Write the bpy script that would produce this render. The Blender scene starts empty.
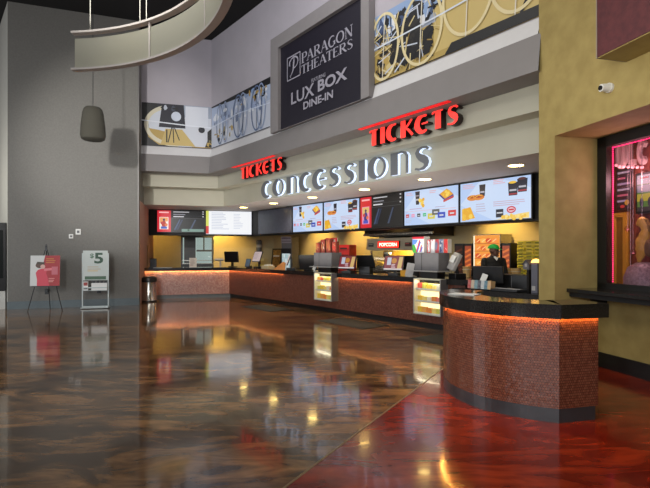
import bpy, bmesh, math, random
from mathutils import Vector, Matrix
R = random.Random(7)
PI = math.pi
COL = bpy.context.scene.collection
SC = bpy.context.scene

# ------------------------------------------------------------------ survey of the place
F = 478.0; YH = 252.4; H = 1.55        # eye height and focal length the survey was taken with
def P(px, py, Y): return Vector(((px-325)/F*Y, Y, H+(YH-py)/F*Y))
def G(px, py):
    Y = H*F/(py-YH); return Vector(((px-325)/F*Y, Y, 0))
ZC = 8.37                               # open ceiling
TH0 = 0.7038; KA = 0.00762; Y0 = 16.47; PHI = math.radians(15)
P0 = Vector(((229.2-325)/F*Y0, Y0))
T0 = Vector((math.sin(TH0), -math.cos(TH0))); N0 = Vector((-math.cos(TH0), -math.sin(TH0)))
TL = Vector((-math.cos(PHI), -math.sin(PHI))); NL = Vector((math.sin(PHI), -math.cos(PHI)))
_det = NL.x*N0.y-NL.y*N0.x
MC = Vector(((N0.y-NL.y)/_det, (NL.x-N0.x)/_det))
def corner(d): return P0+MC*d
def s0(d): return MC.dot(T0)*d
def arc(s, d=0.0):                      # the gently curved concession front; d metres towards the lobby
    th = TH0-KA*s
    x = P0.x+(math.cos(th)-math.cos(TH0))/KA; y = P0.y-(math.sin(TH0)-math.sin(th))/KA
    return Vector((x-d*math.cos(th), y-d*math.sin(th)))
def arc_rot(s):                         # z rotation so that local +X runs along the front, local -Y faces the lobby
    th = TH0-KA*s; return math.atan2(-math.cos(th), math.sin(th))
def s_at(px, d):
    a, b = -6.0, 16.0
    for _ in range(60):
        m = (a+b)/2; p = arc(m, d)
        if 325+F*p.x/p.y < px: a = m
        else: b = m
    return a
def left(t, d): return corner(d)+TL*t
def t_at(px, d):
    c = corner(d); k = (px-325)/F
    return -(c.x-k*c.y)/(TL.x-k*TL.y)
LROT = math.atan2(math.sin(PHI), math.cos(PHI))
def zat(py, Y): return H+(YH-py)/F*Y
GA = Vector((-8.62, 12.98)); GB = Vector((-5.5, 14.09))          # grey wall ends
GDIR = (GB-GA).normalized(); GN = Vector((GDIR.y, -GDIR.x)); GROT = math.atan2(GDIR.y, GDIR.x)
RET = Vector((-math.sin(PHI), math.cos(PHI)))
def t_end(d):                            # where the left run meets the return of the grey wall
    c = corner(d)-GB
    det = TL.x*(-RET.y)+RET.x*TL.y
    return (-c.x*(-RET.y)-RET.x*c.y)/det

# ------------------------------------------------------------------ materials
def lin(c):
    return tuple((v/255/12.92 if v/255 <= .04045 else ((v/255+.055)/1.055)**2.4) for v in c[:3])
MATS = {}
def mat(name, rgb, rough=.5, metal=0, emit=0, noise=0, scale=8, rgb2=None, bump=0, bscale=60, coat=0, trans=0, alpha=1, spec=.5):
    if name in MATS: return MATS[name]
    m = bpy.data.materials.new(name); m.use_nodes = True; nt = m.node_tree; b = nt.nodes['Principled BSDF']
    c = lin(rgb)
    b.inputs['Roughness'].default_value = rough; b.inputs['Metallic'].default_value = metal
    b.inputs['Base Color'].default_value = (*c, 1); b.inputs['Specular IOR Level'].default_value = spec
    b.inputs['Coat Weight'].default_value = coat; b.inputs['Transmission Weight'].default_value = trans; b.inputs['Alpha'].default_value = alpha
    if emit:
        b.inputs['Emission Color'].default_value = (*c, 1); b.inputs['Emission Strength'].default_value = emit
    if noise or rgb2:
        tc = nt.nodes.new('ShaderNodeTexCoord'); n = nt.nodes.new('ShaderNodeTexNoise'); n.inputs['Scale'].default_value = scale; n.inputs['Detail'].default_value = 6
        nt.links.new(tc.outputs['Object'], n.inputs['Vector'])
        r = nt.nodes.new('ShaderNodeValToRGB'); c2 = lin(rgb2) if rgb2 else tuple(v*(1-noise) for v in c)
        r.color_ramp.elements[0].position = .35; r.color_ramp.elements[1].position = .65
        r.color_ramp.elements[0].color = (*c2, 1); r.color_ramp.elements[1].color = (*c, 1)
        nt.links.new(n.outputs['Fac'], r.inputs['Fac']); nt.links.new(r.outputs['Color'], b.inputs['Base Color'])
    if bump:
        tc = nt.nodes.new('ShaderNodeTexCoord'); n = nt.nodes.new('ShaderNodeTexNoise'); n.inputs['Scale'].default_value = bscale
        nt.links.new(tc.outputs['Object'], n.inputs['Vector'])
        bp = nt.nodes.new('ShaderNodeBump'); bp.inputs['Strength'].default_value = bump; bp.inputs['Distance'].default_value = .01
        nt.links.new(n.outputs['Fac'], bp.inputs['Height']); nt.links.new(bp.outputs['Normal'], b.inputs['Normal'])
    MATS[name] = m; return m
def attr_mat(name, emit=0, rough=.5, base=1.0):
    m = bpy.data.materials.new(name); m.use_nodes = True; nt = m.node_tree; b = nt.nodes['Principled BSDF']
    a = nt.nodes.new('ShaderNodeAttribute'); a.attribute_name = 'Col'
    b.inputs['Roughness'].default_value = rough
    if emit:
        b.inputs['Base Color'].default_value = (.01, .01, .01, 1)
        nt.links.new(a.outputs['Color'], b.inputs['Emission Color']); b.inputs['Emission Strength'].default_value = emit
    else: nt.links.new(a.outputs['Color'], b.inputs['Base Color'])
    MATS[name] = m; return m

def floor_mat(name, dark, light, rough, seed):
    m = bpy.data.materials.new(name); m.use_nodes = True; nt = m.node_tree; N = nt.nodes.new; L = nt.links.new
    b = nt.nodes['Principled BSDF']
    tc = N('ShaderNodeTexCoord'); mp = N('ShaderNodeMapping'); mp.inputs['Location'].default_value = (seed, seed*.7, 0); mp.inputs['Scale'].default_value = (.55, 1.5, 1)
    mp.inputs['Rotation'].default_value = (0, 0, -.3)
    L(tc.outputs['Object'], mp.inputs['Vector'])
    n1 = N('ShaderNodeTexNoise'); n1.inputs['Scale'].default_value = 1.1; n1.inputs['Detail'].default_value = 5; n1.inputs['Distortion'].default_value = 1.6
    L(mp.outputs['Vector'], n1.inputs['Vector'])
    n2 = N('ShaderNodeTexNoise'); n2.inputs['Scale'].default_value = 2.4; n2.inputs['Detail'].default_value = 5; n2.inputs['Distortion'].default_value = 2.4
    L(mp.outputs['Vector'], n2.inputs['Vector'])
    mx = N('ShaderNodeMath'); mx.operation = 'MULTIPLY'; L(n1.outputs['Fac'], mx.inputs[0]); L(n2.outputs['Fac'], mx.inputs[1])
    r = N('ShaderNodeValToRGB'); r.color_ramp.elements[0].position = .17; r.color_ramp.elements[1].position = .37
    r.color_ramp.elements[0].color = (*lin(dark), 1); r.color_ramp.elements[1].color = (*lin(light), 1)
    L(mx.outputs[0], r.inputs['Fac']); L(r.outputs['Color'], b.inputs['Base Color'])
    b.inputs['Roughness'].default_value = rough; b.inputs['IOR'].default_value = 1.5
    b.inputs['Coat Weight'].default_value = .2; b.inputs['Coat Roughness'].default_value = .03
    n3 = N('ShaderNodeTexNoise'); n3.inputs['Scale'].default_value = 2.2; n3.inputs['Detail'].default_value = 2; L(tc.outputs['Object'], n3.inputs['Vector'])
    bp = N('ShaderNodeBump'); bp.inputs['Strength'].default_value = .03; bp.inputs['Distance'].default_value = .05; L(n3.outputs['Fac'], bp.inputs['Height'])
    L(bp.outputs['Normal'], b.inputs['Normal']); L(bp.outputs['Normal'], b.inputs['Coat Normal'])
    MATS[name] = m; return m
def mosaic_mat(name, c1, c2, tile, jit=.08):
    m = bpy.data.materials.new(name); m.use_nodes = True; nt = m.node_tree; N = nt.nodes.new; L = nt.links.new
    b = nt.nodes['Principled BSDF']
    uv = N('ShaderNodeUVMap'); uv.uv_map = 'UVMap'
    br = N('ShaderNodeTexBrick'); br.offset = .5; br.inputs['Color1'].default_value = (*lin(c1), 1); br.inputs['Color2'].default_value = (*lin(c2), 1)
    br.inputs['Mortar'].default_value = (*lin((38, 18, 16)), 1); br.inputs['Scale'].default_value = 1/tile; br.inputs['Mortar Size'].default_value = .06
    br.inputs['Brick Width'].default_value = 1.0; br.inputs['Row Height'].default_value = 1.0
    L(uv.outputs['UV'], br.inputs['Vector'])
    L(br.outputs['Color'], b.inputs['Base Color']); b.inputs['Roughness'].default_value = .22
    sc = N('ShaderNodeVectorMath'); sc.operation = 'SCALE'; sc.inputs['Scale'].default_value = 1/tile; L(uv.outputs['UV'], sc.inputs[0])
    fl = N('ShaderNodeVectorMath'); fl.operation = 'FLOOR'; L(sc.outputs[0], fl.inputs[0])
    wn = N('ShaderNodeTexWhiteNoise'); wn.noise_dimensions = '3D'; L(fl.outputs[0], wn.inputs['Vector'])
    sb = N('ShaderNodeVectorMath'); sb.operation = 'SUBTRACT'; sb.inputs[1].default_value = (.5, .5, .5); L(wn.outputs['Color'], sb.inputs[0])
    s2 = N('ShaderNodeVectorMath'); s2.operation = 'SCALE'; s2.inputs['Scale'].default_value = jit; L(sb.outputs[0], s2.inputs[0])
    ge = N('ShaderNodeNewGeometry'); ad = N('ShaderNodeVectorMath'); ad.operation = 'ADD'; L(ge.outputs['Normal'], ad.inputs[0]); L(s2.outputs[0], ad.inputs[1])
    nm = N('ShaderNodeVectorMath'); nm.operation = 'NORMALIZE'; L(ad.outputs[0], nm.inputs[0]); L(nm.outputs[0], b.inputs['Normal'])
    MATS[name] = m; return m
def glass_mat(name, tint, fac=.12):
    m = bpy.data.materials.new(name); m.use_nodes = True; nt = m.node_tree; nt.nodes.clear(); N = nt.nodes.new; L = nt.links.new
    o = N('ShaderNodeOutputMaterial'); t = N('ShaderNodeBsdfTransparent'); t.inputs['Color'].default_value = (*tint, 1)
    g = N('ShaderNodeBsdfGlossy'); g.inputs['Roughness'].default_value = .03; lw = N('ShaderNodeLayerWeight'); lw.inputs['Blend'].default_value = .5; pw_ = N('ShaderNodeMath'); pw_.operation = 'POWER'; pw_.inputs[1].default_value = 4; L(lw.outputs['Facing'], pw_.inputs[0]); fr = N('ShaderNodeMath'); fr.operation = 'MULTIPLY_ADD'; fr.inputs[1].default_value = .7; fr.inputs[2].default_value = .04; L(pw_.outputs[0], fr.inputs[0])
    mx = N('ShaderNodeMixShader'); L(fr.outputs[0], mx.inputs[0]); L(t.outputs[0], mx.inputs[1]); L(g.outputs[0], mx.inputs[2]); L(mx.outputs[0], o.inputs[0])
    MATS[name] = m; return m
def frost_mat(name, rgb, tr=.5, emit=0, alpha=1):
    m = bpy.data.materials.new(name); m.use_nodes = True; nt = m.node_tree; nt.nodes.clear(); N = nt.nodes.new; L = nt.links.new
    o = N('ShaderNodeOutputMaterial'); d = N('ShaderNodeBsdfDiffuse'); t = N('ShaderNodeBsdfTranslucent')
    d.inputs['Color'].default_value = t.inputs['Color'].default_value = (*lin(rgb), 1)
    mx = N('ShaderNodeMixShader'); mx.inputs[0].default_value = tr; L(d.outputs[0], mx.inputs[1]); L(t.outputs[0], mx.inputs[2])
    out = mx
    if alpha < 1:
        tp = N('ShaderNodeBsdfTransparent'); m2 = N('ShaderNodeMixShader'); m2.inputs[0].default_value = alpha
        L(tp.outputs[0], m2.inputs[1]); L(out.outputs[0], m2.inputs[2]); out = m2
    L(out.outputs[0], o.inputs[0]); MATS[name] = m; return m

M_FLOOR = floor_mat('stained_concrete_brown', (66, 47, 32), (158, 115, 72), .11, 3)
M_FLOORR = floor_mat('stained_concrete_red', (104, 23, 12), (158, 52, 24), .14, 11)
M_MOS = mosaic_mat('mosaic_copper', (126, 78, 62), (104, 60, 47), .03)
M_MOSK = mosaic_mat('mosaic_copper_kiosk', (140, 84, 62), (116, 64, 47), .024)
M_MOSL = mosaic_mat('mosaic_copper_daylit', (206, 168, 156), (178, 130, 120), .035, .12)  # same copper mosaic, with the daylight on it painted in as paler colour
M_WHITE = mat('wall_white', (174, 169, 177), .85, noise=.05, scale=2)
M_STRIP = mat('strip_white', (205, 204, 206), .6, noise=.03)
M_BAND = mat('band_grey', (128, 124, 124), .6, noise=.05, scale=3)
M_TIER = mat('tier_beige', (182, 179, 162), .7, noise=.05, scale=2)
M_SOFF = mat('soffit_white', (205, 196, 190), .7, noise=.04)
M_PAPER = mat('wallpaper_grey', (114, 112, 107), .6, scale=26, rgb2=(106, 104, 99), bump=.06)
M_YEL = mat('wall_ochre', (164, 145, 88), .75, scale=5, rgb2=(150, 131, 77), bump=.15, bscale=12)
M_KIT = mat('wall_kitchen', (190, 172, 128), .7, noise=.08, scale=3)
M_BLACK = mat('black_matt', (14, 14, 15), .6, noise=.2)
M_BLK = mat('black_plastic', (20, 20, 22), .35, noise=.2)
M_CEIL = mat('ceiling_black', (7, 6, 8), .9, noise=.2)
M_GRAN = mat('granite_black', (22, 21, 20), .12, scale=90, rgb2=(40, 38, 36))
M_KICK = mat('kick_black', (28, 27, 26), .25, noise=.2)
M_KICKG = mat('kick_grey', (112, 122, 124), .35, noise=.1)
M_BASEB = mat('baseboard_grey', (92, 104, 108), .4, noise=.1)
M_STEEL = mat('steel', (170, 168, 160), .25, metal=1, noise=.1)
M_CHROME = mat('brushed_chrome', (200, 196, 188), .18, metal=1, noise=.08)
M_GREY = mat('grey_plastic', (98, 97, 100), .45, noise=.1)
M_LGREY = mat('light_grey_plastic', (168, 166, 164), .45, noise=.08)
M_WHT = mat('white_plastic', (222, 222, 218), .4, noise=.04)
M_RED = mat('red_plastic', (196, 28, 24), .4, noise=.1)
M_GOLD = mat('gold_frame', (150, 112, 48), .35, metal=.7, noise=.2)
M_LED = mat('led_orange', (255, 186, 110), emit=55, noise=0)
M_LEDK = mat('led_orange_kiosk', (255, 180, 84), emit=60, noise=0)
M_LEDR = mat('led_red', (226, 14, 20), emit=.8)
M_LAMP = mat('lamp_warm', (255, 216, 126), emit=22)
M_PAINT = attr_mat('printed_artwork', 0, .5)
M_GLOW = attr_mat('lit_screen', .92, .3)
M_GLOW2 = attr_mat('lit_panel', 2.0, .3)
M_GLOWS = attr_mat('dim_panel', .75, .3)
M_GLASS = glass_mat('clear_glass', (.93, .95, .95))
M_BAND2 = mat('frame_grey', (134, 130, 131), .55, noise=.05)

# ------------------------------------------------------------------ mesh helpers
class MB:
    def __init__(s): s.v = []; s.f = []; s.uv = None
    def add(s, vs, fs):
        b = len(s.v); s.v += [tuple(v) for v in vs]; s.f += [tuple(i+b for i in f) for f in fs]; return s
    def box(s, c, sz, rz=0, rx=0, ry=0):
        m = Matrix.Translation(c) @ Matrix.Rotation(rz, 4, 'Z') @ Matrix.Rotation(rx, 4, 'X') @ Matrix.Rotation(ry, 4, 'Y')
        x, y, z = sz[0]/2, sz[1]/2, sz[2]/2
        vs = [m @ Vector(q) for q in ((-x,-y,-z),(x,-y,-z),(x,y,-z),(-x,y,-z),(-x,-y,z),(x,-y,z),(x,y,z),(-x,y,z))]
        return s.add(vs, [(0,3,2,1),(4,5,6,7),(0,1,5,4),(1,2,6,5),(2,3,7,6),(3,0,4,7)])
    def cyl(s, a, b, r0, r1=None, n=16, caps=True):
        a = Vector(a); b = Vector(b); r1 = r0 if r1 is None else r1
        d = (b-a).normalized(); u = d.orthogonal().normalized(); w = d.cross(u)
        vs = []
        for p, r in ((a, r0), (b, r1)):
            for i in range(n):
                t = 2*PI*i/n; vs.append(p+(u*math.cos(t)+w*math.sin(t))*r)
        fs = [(i, (i+1) % n, n+(i+1) % n, n+i) for i in range(n)]
        if caps: fs += [tuple(range(n-1, -1, -1)), tuple(range(n, 2*n))]
        return s.add(vs, fs)
    def tube(s, pts, r, n=8):
        for a, b in zip(pts, pts[1:]): s.cyl(a, b, r, r, n)
        return s
    def lathe(s, prof, c=(0, 0, 0), n=24):
        c = Vector(c); vs = []; fs = []
        for r, z in prof:
            for i in range(n):
                t = 2*PI*i/n; vs.append(c+Vector((r*math.cos(t), r*math.sin(t), z)))
        for j in range(len(prof)-1):
            for i in range(n):
                fs.append((j*n+i, j*n+(i+1) % n, (j+1)*n+(i+1) % n, (j+1)*n+i))
        return s.add(vs, fs)
    def ball(s, c, r, sc=(1, 1, 1), n=12):
        pr = [(math.sin(PI*i/n), -math.cos(PI*i/n)) for i in range(n+1)]
        c = Vector(c); vs = []; fs = []; k = 2*n
        for rr, z in pr:
            for i in range(k):
                t = 2*PI*i/k; vs.append(c+Vector((r*rr*math.cos(t)*sc[0], r*rr*math.sin(t)*sc[1], r*z*sc[2])))
        for j in range(n):
            for i in range(k): fs.append((j*k+i, j*k+(i+1) % k, (j+1)*k+(i+1) % k, (j+1)*k+i))
        return s.add(vs, fs)
    def prism(s, poly, fn, t):          # poly in 2-D; fn(u,v,n)->3-D ; thickness t
        n = len(poly)
        vs = [fn(u, v, 0) for u, v in poly]+[fn(u, v, t) for u, v in poly]
        return s.add(vs, [tuple(range(n)), tuple(range(2*n-1, n-1, -1))]+[(i, n+i, n+(i+1) % n, (i+1) % n) for i in range(n)])
    def prismz(s, poly, z0, z1):
        return s.prism(poly, lambda u, v, n: (u, v, z0+n), z1-z0)
def link(o, parent=None):
    COL.objects.link(o)
    if parent is not None: o.parent = parent
    return o
def obj(name, mb, m, parent=None, smooth=False, bevel=0, fix=True):
    me = bpy.data.meshes.new(name); me.from_pydata(mb.v, [], mb.f)
    if mb.uv:
        l = me.uv_layers.new(name='UVMap'); k = 0
        for p in me.polygons:
            for li in p.loop_indices: l.data[li].uv = mb.uv[me.loops[li].vertex_index]
    if fix:
        bm = bmesh.new(); bm.from_mesh(me); bmesh.ops.recalc_face_normals(bm, faces=bm.faces); bm.to_mesh(me); bm.free()
    me.materials.append(m)
    if smooth:
        for p in me.polygons: p.use_smooth = True
        try: me.set_sharp_from_angle(angle=math.radians(40))
        except Exception: pass
    o = link(bpy.data.objects.new(name, me), parent)
    if bevel:
        b = o.modifiers.new('bev', 'BEVEL'); b.width = bevel; b.segments = 2; b.limit_method = 'ANGLE'
    return o
def thing(name, label, cat, loc=(0, 0, 0), rz=0, group=None):
    o = bpy.data.objects.new(name, None); COL.objects.link(o); o.empty_display_size = .1
    o.location = loc; o.rotation_euler = (0, 0, rz); o['label'] = label; o['category'] = cat
    if group: o['group'] = group
    return o
def tag(o, label, cat, group=None):
    o['label'] = label; o['category'] = cat
    if group: o['group'] = group
    return o
def struct(name, mb, m, parent=None, **k):
    o = obj(name, mb, m, parent, **k)
    if parent is None: o['kind'] = 'structure'
    return o
def dup(root, loc, rz, label, group=None, name=None):
    r = root.copy(); COL.objects.link(r); r.location = loc; r.rotation_euler = (0, 0, rz); r['label'] = label
    if group: r['group'] = group
    for ch in list(root.children):
        c = ch.copy(); COL.objects.link(c); c.parent = r
        for g in list(ch.children):
            d = g.copy(); COL.objects.link(d); d.parent = c
    return r
def arc_stations(d, s1, n, sst=None):
    a = s0(d) if sst is None else sst
    return [arc(a+(s1-a)*i/n, d) for i in range(n+1)]
def sweep_arc(mb, prof, s1, n=24, closed=False, sst=None, uv=False):
    rows = [arc_stations(d, s1, n, sst) for d, z in prof]; _sweep(mb, prof, rows, n, closed, uv)
def sweep_left(mb, prof, t1=None, closed=False, uv=False, t0=0):
    rows = []
    for d, z in prof:
        te = t_end(d) if t1 is None else t1
        rows.append([left(te+(t0-te)*i/6, d) for i in range(7)])
    _sweep(mb, prof, rows, 6, closed, uv)
def _sweep(mb, prof, rows, n, closed, uv):
    vs = []; base = len(mb.v)
    if uv and mb.uv is None: mb.uv = [(0, 0)]*base
    for (d, z), row in zip(prof, rows):
        u = 0
        for i, p in enumerate(row):
            if i: u += (row[i]-row[i-1]).length
            vs.append((p.x, p.y, z))
            if uv: mb.uv.append((u, z))
    k = n+1; m = len(prof); fs = []
    for j in range(m if closed else m-1):
        j2 = (j+1) % m
        for i in range(n): fs.append((j*k+i, j*k+i+1, j2*k+i+1, j2*k+i))
    if closed:
        fs.append(tuple(j*k for j in range(m))); fs.append(tuple(j*k+n for j in reversed(range(m))))
    mb.add(vs, fs)
def catmull(pts, n=8):
    out = []; q = [Vector(p) for p in pts]; q = [q[0]*2-q[1]]+q+[q[-1]*2-q[-2]]
    for i in range(1, len(q)-2):
        a, b, c, d = q[i-1:i+3]
        for k in range(n):
            t = k/n
            out.append(.5*((2*b)+(c-a)*t+(2*a-5*b+4*c-d)*t*t+(3*b-a-3*c+d)*t**3))
    out.append(q[-2]); return out
def offset_poly(pts, d):                 # to the right-hand side of travel is negative, left positive
    out = []
    for i, p in enumerate(pts):
        a = (pts[i]-pts[i-1]).normalized() if i else None
        b = (pts[i+1]-pts[i]).normalized() if i < len(pts)-1 else None
        na = Vector((-a.y, a.x)) if a else None; nb = Vector((-b.y, b.x)) if b else None
        if na is None: out.append(p+nb*d)
        elif nb is None: out.append(p+na*d)
        else:
            m = (na+nb).normalized(); out.append(p+m*(d/max(.3, m.dot(na))))
    return out

# ------------------------------------------------------------------ flat artwork
_TXT = {}
def text_mesh(s, off=0.0):
    k = (s, off)
    if k in _TXT: return _TXT[k]
    cu = bpy.data.curves.new('t', 'FONT'); cu.body = s; cu.size = 1; cu.offset = off; cu.resolution_u = 3
    o = bpy.data.objects.new('t', cu); COL.objects.link(o)
    dg = bpy.context.evaluated_depsgraph_get(); ev = o.evaluated_get(dg); me = ev.to_mesh()
    vs = [(v.co.x, v.co.y) for v in me.vertices]; fs = [tuple(p.vertices) for p in me.polygons]; ev.to_mesh_clear()
    bpy.data.objects.remove(o); bpy.data.curves.remove(cu)
    x0 = min(v[0] for v in vs); x1 = max(v[0] for v in vs); y0 = min(v[1] for v in vs); y1 = max(v[1] for v in vs)
    vs = [((x-x0)/(x1-x0), (y-y0)/(y1-y0)) for x, y in vs]
    _TXT[k] = (vs, fs); return _TXT[k]
class Pic:
    def __init__(s, eps=.0012): s.p = []; s.eps = eps; s.l = 0
    def poly(s, pts, c, l=None):
        s.l += 1; s.p.append(([tuple(p) for p in pts], [tuple(range(len(pts)))], c, s.l if l is None else l)); return s
    def rect(s, x0, y0, x1, y1, c, l=None, nx=1):
        s.l += 1
        vs = []; fs = []
        for i in range(nx+1):
            x = x0+(x1-x0)*i/nx; vs += [(x, y0), (x, y1)]
        for i in range(nx): fs.append((2*i, 2*i+2, 2*i+3, 2*i+1))
        s.p.append((vs, fs, c, s.l if l is None else l)); return s
    def disc(s, x, y, rx, c, ry=None, n=20, l=None, a0=0, a1=2*PI):
        ry = rx if ry is None else ry
        full = abs(a1-a0) > 6.28
        pts = [(x+rx*math.cos(a0+(a1-a0)*i/n), y+ry*math.sin(a0+(a1-a0)*i/n)) for i in range(n if full else n+1)]
        return s.poly(pts, c, l)
    def ring(s, x, y, rx, w, c, ry=None, n=36, l=None, a0=0, a1=2*PI):
        ry = rx if ry is None else ry; s.l += 1; vs = []; fs = []
        for i in range(n+1):
            t = a0+(a1-a0)*i/n; cx, sy = math.cos(t), math.sin(t)
            vs += [(x+rx*cx, y+ry*sy), (x+(rx-w)*cx, y+(ry-w)*sy)]
            if i: fs.append((2*i-2, 2*i, 2*i+1, 2*i-1))
        s.p.append((vs, fs, c, s.l if l is None else l)); return s
    def line(s, pts, w, c, l=None):
        s.l += 1; vs = []; fs = []
        for (x0, y0), (x1, y1) in zip(pts, pts[1:]):
            dx, dy = x1-x0, y1-y0; k = w/2/max(1e-6, math.hypot(dx, dy)); nx, ny = -dy*k, dx*k; b = len(vs)
            vs += [(x0+nx, y0+ny), (x0-nx, y0-ny), (x1-nx, y1-ny), (x1+nx, y1+ny)]; fs.append((b, b+1, b+2, b+3))
        s.p.append((vs, fs, c, s.l if l is None else l)); return s
    def text(s, t, x0, y0, x1, y1, c, off=0.0, shear=0.0, l=None):
        vs, fs = text_mesh(t, off); s.l += 1
        s.p.append(([(x0+(x1-x0)*u+shear*(y1-y0)*v, y0+(y1-y0)*v) for u, v in vs], fs, c, s.l if l is None else l)); return s
    def strokes(s, gl, x, y, w, h, c, l=None):
        s.l += 1; vs = []; fs = []
        for pts, ws in gl: _strip(pts, ws, vs, fs)
        s.p.append(([(x+u*w, y+v*h) for u, v in vs], fs, c, s.l if l is None else l)); return s
    def lines(s, x0, y0, x1, n, dy, c, seed=1, h=.4):        # rows of unreadable small print
        r = random.Random(seed)
        for i in range(n):
            y = y0-i*dy; s.rect(x0, y, x0+(x1-x0)*r.uniform(.55, 1), y+dy*h, c)
        return s
    def build(s, name, m, parent=None, fn=None, start=0):
        fn = fn or (lambda u, v, n: (u, -n, v))
        me = bpy.data.meshes.new(name); V = []; Fc = []; C = []; s.eps = min(s.eps, .02/max(1, s.l))
        for vs, fs, c, l in s.p:
            b = len(V); V += [fn(u, v, start+l*s.eps) for u, v in vs]
            for f in fs: Fc.append(tuple(i+b for i in f)); C.append((*lin(c), 1))
        me.from_pydata(V, [], Fc)
        ca = me.color_attributes.new('Col', 'FLOAT_COLOR', 'CORNER')
        for p in me.polygons:
            for li in p.loop_indices: ca.data[li].color = C[p.index]
        me.materials.append(m)
        return link(bpy.data.objects.new(name, me), parent)
def _strip(pts, ws, vs, fs):
    b = len(vs); n = len(pts)
    if not isinstance(ws, (list, tuple)): ws = [ws]*n
    for i in range(n):
        a = Vector(pts[max(0, i-1)]); c = Vector(pts[min(n-1, i+1)]); t = (c-a).normalized(); nn = Vector((-t.y, t.x))*ws[i]/2
        p = Vector(pts[i]); vs += [tuple(p+nn), tuple(p-nn)]
        if i: fs.append((b+2*i-2, b+2*i-1, b+2*i+1, b+2*i))
def el(cx, cy, rx, ry, a0, a1, n=14):
    return [(cx+rx*math.cos(math.radians(a0+(a1-a0)*i/n)), cy+ry*math.sin(math.radians(a0+(a1-a0)*i/n))) for i in range(n+1)]
def wv(n, f): return [f(i/(n-1)) for i in range(n)]
TK, TN = .27, .095
def deco(ch):                            # art-deco display letters: one heavy side, one thin side; unit height; returns (strokes, width)
    if ch == 'C':
        p = el(.36, .5, .3, .455, 62, 298, 18); return [(p, wv(19, lambda t: TN+(TK-TN)*math.sin(PI*t)**.7))], .62
    if ch == 'O':
        a = el(.36, .5, .27, .45, 90, 270, 16); b = el(.36, .5, .3, .455, -90, 90, 16)
        return [(a, wv(17, lambda t: TN+(TK-TN)*math.sin(PI*t)**.6)), (b, TN)], .74
    if ch == 'N':
        return [([(.14, 0), (.14, 1)], TK), ([(.2, .93), (.4, .97), (.54, .9), (.6, .75), (.6, 0)], TN)], .68
    if ch == 'E':
        p = el(.36, .5, .3, .455, 55, 305, 18); return [(p, wv(19, lambda t: TN+(TK-TN)*math.sin(PI*t)**.7)), ([(.3, .5), (.6, .5)], TN)], .64
    if ch == 'S':
        p = [(.5, .84), (.43, .93), (.3, .955), (.18, .9), (.13, .77), (.18, .64), (.28, .53), (.37, .42), (.43, .3), (.42, .17), (.33, .07), (.2, .045), (.06, .1)]
        return [(p, [TN, TN, TN, TN*1.4, .14, .19, TK, TK, .19, .14, TN*1.4, TN, TN])], .58
    if ch == 'I': return [([(.14, 0), (.14, 1)], TK)], .28
    if ch == 'T':
        return [([(.31, 0), (.31, .97)], TK), ([(.04, .84), (.1, .93), (.2, .955), (.54, .955)], [TN, TN*1.3, TN*1.4, TN*1.2])], .56
    if ch == 'K':
        return [([(.14, 0), (.14, 1)], TK), ([(.24, .5), (.4, .66), (.6, .95)], TN*1.3), ([(.26, .54), (.44, .36), (.64, .04)], [TN, .13, .13])], .68
def serif(ch):                           # roman letters with serifs for the theatre sign
    t, h = .16, .06
    def sb(x, y, w=.3): return ([(x-w/2, y), (x+w/2, y)], .05)
    D = {'P': ([([(.18, 0), (.18, 1)], t), ([(.18, .97), (.45, .97)]+el(.45, .73, .22, .24, 90, -90, 8)+[(.18, .49)], [h, h]+wv(9, lambda q: h+(t-h)*math.sin(PI*q))+[h]), sb(.2, .02, .36), sb(.14, .98, .2)], .72),
     'A': ([([(.08, 0), (.4, 1)], h), ([(.4, 1), (.74, 0)], t), ([(.2, .36), (.6, .36)], h), sb(.08, .02, .24), sb(.74, .02, .3)], .84),
     'R': ([([(.18, 0), (.18, 1)], t), ([(.18, .97), (.43, .97)]+el(.43, .74, .21, .23, 90, -90, 8)+[(.18, .51)], [h, h]+wv(9, lambda q: h+(t-h)*math.sin(PI*q))+[h]), ([(.38, .5), (.76, .02)], t), sb(.2, .02, .34), sb(.14, .98, .2), sb(.78, .02, .2)], .86),
     'G': ([(el(.46, .5, .36, .47, 50, 310, 18), wv(19, lambda q: h+(t-h)*math.sin(PI*q))), ([(.72, .44), (.72, .12)], t), sb(.7, .44, .3)], .88),
     'O': ([(el(.45, .5, .36, .47, 0, 360, 28), wv(29, lambda q: h+(t-h)*abs(math.cos(2*PI*q))))], .92),
     'N': ([([(.14, 0), (.14, 1)], h), ([(.12, 1), (.72, 0)], t), ([(.72, 0), (.72, 1)], h), sb(.14, .02, .26), sb(.1, .98, .2), sb(.72, .98, .26)], .86),
     'T': ([([(.36, 0), (.36, 1)], t), ([(.02, .96), (.7, .96)], .07), ([(.04, .97), (.04, .78)], .05), ([(.68, .97), (.68, .78)], .05), sb(.36, .02, .34)], .72),
     'H': ([([(.16, 0), (.16, 1)], t), ([(.7, 0), (.7, 1)], t), ([(.16, .52), (.7, .52)], h), sb(.16, .02), sb(.16, .98), sb(.7, .02), sb(.7, .98)], .86),
     'E': ([([(.16, 0), (.16, 1)], t), ([(.1, .97), (.6, .97)], h), ([(.16, .52), (.5, .52)], h), ([(.1, .03), (.62, .03)], h), ([(.6, .98), (.6, .78)], .05), ([(.63, .02), (.63, .24)], .05)], .7),
     'S': ([([(.54, .8), (.44, .94), (.3, .97), (.16, .9), (.12, .76), (.2, .62), (.36, .5), (.5, .38), (.55, .24), (.48, .09), (.32, .03), (.16, .07), (.07, .2)], [.05, h, h, .1, .13, t, t, t, .13, .1, h, h, .05])], .62)}
    return D[ch]
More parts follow.
